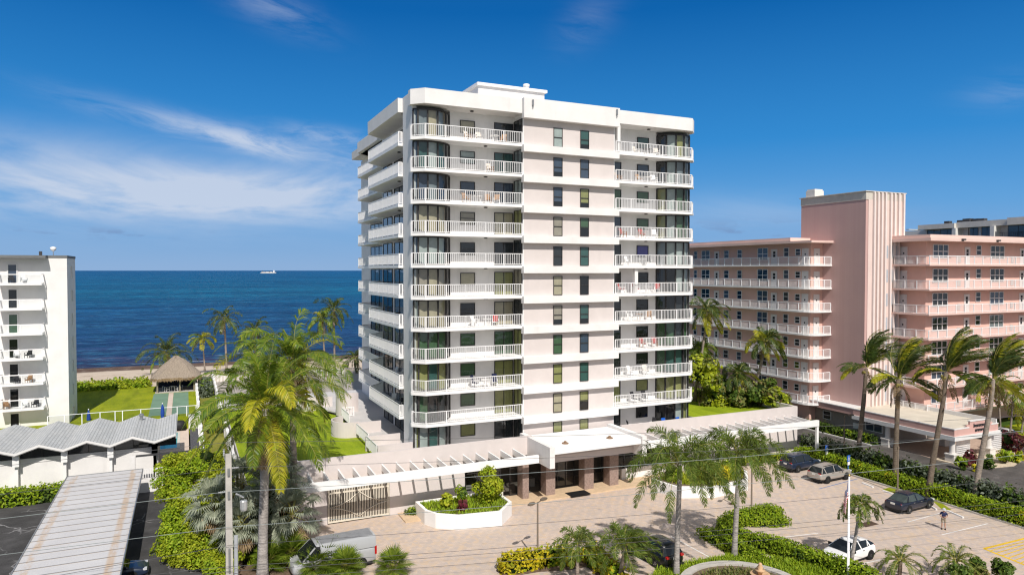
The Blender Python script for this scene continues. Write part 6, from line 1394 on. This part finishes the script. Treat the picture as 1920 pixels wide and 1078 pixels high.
shx, shy = ATD(503, 511, 5200)[:2]; sh = thing('cargo_ship', 'long pale ship on the horizon', 'ship', (shx, shy, -3), R(-28)); sh.scale = (.88, .8, .62)
loft([[(-64, -9, 0), (-64, 9, 0), (-66, 10, 11), (-66, -10, 11)], [(40, -10, 0), (40, 10, 0), (42, 10, 12), (42, -10, 12)], [(62, -3, 0), (62, 3, 0), (72, 2, 16), (72, -2, 16)]]).build('hull', M('ship_hull', (.62, .60, .55), .6), sh)
MB().box(44, 56, -8, 8, 12, 34).box(48, 51, -3, 3, 34, 42).build('bridge', WHITE2, sh)
MB().box(-20, 8, -8, 8, 11, 22).box(14, 36, -8, 8, 11, 22).box(-56, -24, -8, 8, 11, 20).build('cargo', M('ship_cargo', (.72, .66, .6), .7), sh)
MB().box(-50, -46, -2, 2, 20, 36).box(9.5, 12.5, -2, 2, 11, 30).build('crane', DGREY, sh)
# ------------------------------------------------------------------ balcony furniture
CH = {}
def chair(label, x, y, z, rz, seat, frame, group=None, tall=False):
    key = (seat.name, frame.name, tall)
    if key not in CH:
        s = MB().box(-.25, .25, -.25, .25, .40, .46); bk = MB().add([(-.25, .22, .46), (.25, .22, .46), (.25, .40, 1.0+.12*tall), (-.25, .40, 1.0+.12*tall), (-.25, .26, .46), (.25, .26, .46), (.25, .44, 1.0+.12*tall), (-.25, .44, 1.0+.12*tall)], [(0, 1, 2, 3), (7, 6, 5, 4), (0, 4, 5, 1), (1, 5, 6, 2), (2, 6, 7, 3), (3, 7, 4, 0)])
        f = MB()
        for sx2 in (-1, 1):
            f.box(sx2*.27-.025, sx2*.27+.025, -.25, -.2, 0, .64).box(sx2*.27-.025, sx2*.27+.025, .22, .27, 0, .64).box(sx2*.27-.03, sx2*.27+.03, -.28, .3, .641, .68)
        f.box(-.25, .25, -.24, -.2, .33, .395)
        CH[key] = (s.mesh('seat', seat), bk.mesh('backrest', seat), f.mesh('frame', frame))
    o = thing('balcony_chair', label, 'chair', (x, y, z), rz, group)
    for n_, me in zip(('seat', 'backrest', 'frame'), CH[key]): inst(n_, me, o)
    return o
def table(label, x, y, z, m, group=None, r_=.45):
    o = thing('balcony_table', label, 'table', (x, y, z), 0, group)
    MB().lathe([(r_, .66), (r_, .70)], n=16).build('tabletop', m, o)
    b = MB()
    for k in range(4):
        a = .785+1.57*k; b.beam((math.cos(a)*r_*.6, math.sin(a)*r_*.6, 0), (math.cos(a)*r_*.5, math.sin(a)*r_*.5, .655), .04, .04)
    b.build('legs', m, o)
WH = WHITE2; NAVY = M('navy_cloth', (.012, .018, .06), .8); WOOD = M('teak', (.33, .19, .10), .7, .2, 4); RED = M('red_cloth', (.38, .05, .05), .8); BLK = M('black_cloth', (.03, .03, .035), .8); BLUEP = M('blue_plastic', (.01, .10, .48), .35); LW_ = M('pale_cloth', (.66, .60, .54), .8)
def fl(k): return Z0+FH*k
names = ['ground', 'first', 'second', 'third', 'fourth', 'fifth', 'sixth', 'seventh', 'eighth', 'ninth', 'top']
def spot(side, k): return f'{side} stack, {names[k]} balcony up' if k not in (0, 10) else f'{side} stack, {"topmost balcony" if k == 10 else "ground terrace"}'
for (side, k, items) in (('left', 2, ((24.9, 61.9, 'c', NAVY, WH, .7, 'navy backed white deck chair, left of a pair'), (26.9, 61.9, 'c', NAVY, WH, -.3, 'navy backed white deck chair, right of a pair'), (25.9, 61.8, 't', WH, 0, 0, 'white table between two navy chairs'))),
        ('left', 4, ((24.9, 61.9, 'c', WH, WH, .6, 'white armchair left of a table'), (27.0, 61.9, 'c', RED, WH, -.4, 'reddish seated white chair by a door'), (26.0, 61.7, 't', WH, 0, 0, 'white table by two chairs'))),
        ('left', 9, ((26.4, 61.8, 'c', LW_, WOOD, .1, 'pale wooden chair near a sliding door'),)),
        ('left', 8, ((24.0, 61.9, 'c', WOOD, WOOD, .3, 'brown wooden chair beside a small window'), (26.2, 61.9, 'c', WOOD, WOOD, -.2, 'brown wicker armchair'), (27.1, 61.8, 'c', WOOD, WH, -.5, 'brown chair with white frame'), (25.1, 61.7, 't', WH, 0, 0, 'low white table'))),
        ('left', 10, ((24.2, 61.9, 'c', LW_, WOOD, .4, 'pale chair beside a bright window'), (25.3, 61.8, 'c', LW_, WH, 0, 'pale chair in the middle'), (27.8, 61.8, 'c', WOOD, WOOD, -.6, 'brown chair by the door'), (26.8, 61.7, 't', WH, 0, 0, 'white table in front of a door'))),
        ('right', 1, ((43.0, 61.8, 'c', BLK, WH, .2, 'black backed chair, left of a pair'), (44.3, 61.8, 'c', BLK, WH, -.2, 'black backed chair, right of a pair'))),
        ('right', 2, ((42.6, 61.9, 'c', WH, WH, .3, 'white chair beside a dark window'), (44.5, 61.9, 'c', LW_, WH, -.2, 'pale chair under a dark window'))),
        ('right', 3, ((44.2, 61.9, 'c', RED, WOOD, .1, 'dark red chair left of a door'), (45.6, 61.8, 'c', RED, WOOD, -.4, 'dark red chair by the glass bay'))),
        ('right', 4, ((43.6, 61.8, 't', WOOD, 0, 0, 'wooden dining table'), (44.9, 61.9, 'c', WOOD, WOOD, -.8, 'wooden chair right of a dining table'), (42.5, 61.9, 'c', WH, WH, .8, 'white chair left of a dining table'))),
        ('right', 5, ((41.4, 61.9, 'c', RED, WH, .5, 'red chair at the far left'), (43.4, 62.1, 'c', RED, WH, .3, 'red chair behind the column'), (45.9, 61.8, 'c', RED, WH, -.6, 'red chair near the glass bay'), (44.6, 61.7, 't', WH, 0, 0, 'white low table between red chairs'))),
        ('right', 6, ((42.2, 61.8, 'c', WH, WH, .4, 'white chair left of a table'), (44.8, 61.9, 'c', BLK, WH, -.3, 'dark chair under a purple blind'), (43.8, 61.7, 't', WH, 0, 0, 'white table below a purple blind'))),
        ('right', 7, ((41.6, 61.9, 'c', RED, WOOD, .4, 'dark red armchair at the left end'), (44.0, 61.9, 'c', RED, WOOD, 0, 'dark red sofa chair under a green window'), (45.5, 61.8, 'c', WH, WH, -.4, 'white chair beside a glass bay'))),
        ('right', 9, ((41.0, 61.9, 'c', WOOD, WOOD, .5, 'brown chair beside the narrow door'), (43.6, 61.9, 'c', WOOD, WH, .1, 'brown chair under a window'), (45.4, 61.8, 'c', WH, WH, -.3, 'white chair near the glass bay'), (44.5, 61.7, 't', WH, 0, 0, 'white table near the glass bay'))),
        ('right', 10, ((43.2, 61.9, 'c', LW_, WH, .3, 'pale chair left of a table'), (45.7, 61.8, 'c', LW_, WH, -.3, 'pale chair right of a table'), (44.4, 61.7, 't', BLK, 0, 0, 'dark topped table'))),
        ('right', 0, ((42.4, 61.6, 'c', BLK, WH, 1.3, 'black and white lounge chair left of a table'), (45.2, 61.6, 'c', BLK, WH, -1.2, 'black and white lounge chair right of a table'), (43.8, 61.4, 't', WH, 0, 0, 'white table between two lounge chairs'), (46.6, 61.2, 'c', BLUEP, BLUEP, 0, 'bright blue plastic chair, left of two'), (48.3, 60.9, 'c', BLUEP, BLUEP, .1, 'bright blue plastic chair, right of two')))):
    for it in items:
        lab = f'{it[6]}, {spot(side, k)}'
        if it[2] == 'c': chair(lab, it[0], it[1]-.25, fl(k)+.003, it[5], it[3], it[4], 'furniture on the tower balconies', it[3] is NAVY or it[3] is BLK)
        else: table(lab, it[0], it[1]-.3, fl(k)+.003, it[3], 'furniture on the tower balconies')
for (k, items) in ((0, ((-4.2, .5), (-5.4, .4))), (3, ((-5.0, .4), (-3.9, -.4))), (4, ((-5.0, .5), (-3.9, -.4))), (5, ((-6.1, .4), (-4.3, .2), (-3.3, -.3)))):
    for i, (q, rz_) in enumerate(items):
        chair(f'{["white", "dark", "brown"][(k+i) % 3]} chair, {["topmost", "", "", "fourth", "fifth", "lowest"][k]} balcony of the left apartment block, {["first", "second", "third"][i]} along the rail', -13+q, 99.0, 2.4+17.06-2.94*k+.003, rz_, (WH, BLK, WOOD)[(k+i) % 3], (WH, BLK, WOOD)[(k+i) % 3], 'balcony chairs of the left block')
for i, (q, r__) in enumerate(((-1.6, .6), (-.2, -.6), (.2, 2.6), (-1.9, -2.4))):
    chair(f'white chair with navy seat under the thatched hut, {["front left", "front right", "back right", "back left"][i]} of the table', -1.4+q+.3, 119.4+(1.0 if i > 1 else 0), 2.463, r__, NAVY, WH, 'chairs under the thatched hut')
table('white table among navy chairs under the thatched hut', -1.9, 119.9, 2.463, WH)
for i, (y_, z_k) in enumerate(((69.5, 2), (71.5, 2), (69.0, 1), (72, 1), (70, 4))):
    chair(f'pale lounge chair on the shaded side gallery, {["second storey near the corner", "second storey away from the corner", "first storey near the corner", "first storey away from the corner", "fourth storey"][i]}', 19.7, y_, fl(z_k)+.003, R(-90)+.3*i, (LW_, WH, BLK, WH, BLK)[i], WH, 'chairs on the side galleries')
# ------------------------------------------------------------------ the man in the car park
px_, py_ = G(1769, 991.5); man = thing('person', 'man in bucket hat, dark blue shirt and khaki shorts looking down at his hands', 'person', (px_, py_, 0), R(-50))
def skin(name, chains, mat, parent, root=0, lev=1):
    vs, es, rs = [], [], []
    idx = {}
    for ch in chains:
        prev = None
        for (p, r_) in ch:
            k = tuple(round(q, 4) for q in p)
            if k not in idx: idx[k] = len(vs); vs.append(p); rs.append(r_)
            if prev is not None: es.append((prev, idx[k]))
            prev = idx[k]
    me = bpy.data.meshes.new(name); me.from_pydata(vs, es, []); me.materials.append(mat); o = bpy.data.objects.new(name, me); COL.objects.link(o); o.parent = parent
    m_ = o.modifiers.new('skin', 'SKIN'); m_.use_smooth_shade = True
    for i, r_ in enumerate(rs):
        sv = me.skin_vertices[0].data[i]; sv.radius = r_ if isinstance(r_, tuple) else (r_, r_)
        sv.use_root = (i == root)
    s_ = o.modifiers.new('sub', 'SUBSURF'); s_.levels = lev; s_.render_levels = lev
    return o
SKINM = M('skin', (.50, .29, .21), .6, .06, 4, .3); SHIRT = M('shirt_navy', (.02, .028, .10), .85, .15, 6); SHORT = M('khaki', (.36, .30, .22), .85, .12, 6); SHOE = M('shoe', (.03, .025, .025), .7); HAT = M('hat_pale', (.52, .53, .54), .85)
pel = (0, .02, .93)
ch = [[(pel, (.13, .10)), ((0, .0, 1.08), (.13, .095)), ((0, -.03, 1.28), (.155, .10)), ((0, -.06, 1.40), (.11, .08)), ((0, -.085, 1.465), (.052, .052)), ((0, -.12, 1.53), (.062, .07)), ((0, -.15, 1.60), (.075, .09)), ((0, -.155, 1.665), (.06, .07))]]
for s_ in (-1, 1):
    ch.append([(pel, (.13, .10)), ((s_*.09, .02, .86), .085), ((s_*.105, .0, .5), .055), ((s_*.11, .03, .3), .052), ((s_*.12, .04, .09), .035), ((s_*.125, .0, .045), .036), ((s_*.135, -.12, .03), .032)])
    ch.append([((0, -.03, 1.28), (.155, .10)), ((s_*.17, -.04, 1.37), .06), ((s_*.24, -.03, 1.22), .046), ((s_*.25, -.05, 1.08), .038), ((s_*.15, -.22, 1.06), .032), ((s_*.07, -.30, 1.09), .024), ((s_*.045, -.335, 1.10), (.035, .018))])
skin('body', ch, SKINM, man, 0, 2)
for s_ in (-1, 1):
    fc = []
    for i in range(4):
        x0 = s_*(.055-.012*i*.0); z0_ = 1.075+.017*i
        fc.append([((s_*.05, -.33, z0_), .008), ((s_*.03, -.365-.004*(1.5-abs(i-1.5)), z0_+.004), .0085), ((s_*.004, -.36, z0_+.006), .0075), ((s_*-.006, -.345, z0_+.004), .006)])
    fc.append([((s_*.06, -.32, 1.125), .009), ((s_*.045, -.345, 1.155), .009), ((s_*.02, -.355, 1.165), .0075)])
    for q in fc: skin('finger', [q], SKINM, man, 0, 1)
MB().box(-.035, .035, -.352, -.342, 1.07, 1.19).build('phone', TRIM, man)
sh_ = [[((0, .015, .90), (.155, .12)), ((0, .0, 1.08), (.15, .115)), ((0, -.03, 1.28), (.175, .12)), ((0, -.06, 1.405), (.12, .09)), ((0, -.08, 1.445), (.07, .065))]]
for s_ in (-1, 1): sh_.append([((0, -.03, 1.28), (.175, .12)), ((s_*.17, -.04, 1.375), .078), ((s_*.235, -.03, 1.23), .066), ((s_*.245, -.035, 1.17), .062)])
skin('shirt', sh_, SHIRT, man, 0, 2)
so_ = [[((0, .02, 1.0), (.145, .115)), ((0, .02, .92), (.155, .125))]]
for s_ in (-1, 1): so_.append([((0, .02, .92), (.155, .125)), ((s_*.095, .02, .82), .11), ((s_*.105, .01, .62), .09), ((s_*.108, .01, .52), .088)])
skin('shorts', so_, SHORT, man, 1, 2)
for s_ in (-1, 1): loft([[(s_*.125+k*w2, yq, zq) for k, zq in ((-1, 0), (1, 0), (.9, hq), (-.9, hq))] for yq, w2, hq in ((.09, .035, .08), (.02, .045, .10), (-.1, .05, .06), (-.19, .035, .045))]).build('shoe', SHOE, man, True)
MB().lathe([(.19, -.03), (.185, -.015), (.115, .01), (.11, .08), (.08, .12), (.01, .13)], (0, -.15, 1.66), 18).build('hat', HAT, man, True).rotation_euler = (0, 0, 0)
MB().lathe([(.07, -.02), (.088, .03), (.08, .06)], (0, -.125, 1.585), 14).build('hair', M('hair', (.12, .09, .07), .8), man, True)
b = MB()
b.lathe([(.012, -.01), (.016, 0), (.006, .012)], (0, -.245, 1.585), 8).box(-.025, .025, -.232, -.224, 1.545, 1.553)
for s_ in (-1, 1): b.lathe([(.008, -.006), (.011, 0), (.008, .006)], (s_*.032, -.228, 1.605), 8); b.lathe([(.012, -.03), (.02, 0), (.012, .03)], (s_*.082, -.14, 1.595), 6)
b.build('face', SKINM, man)
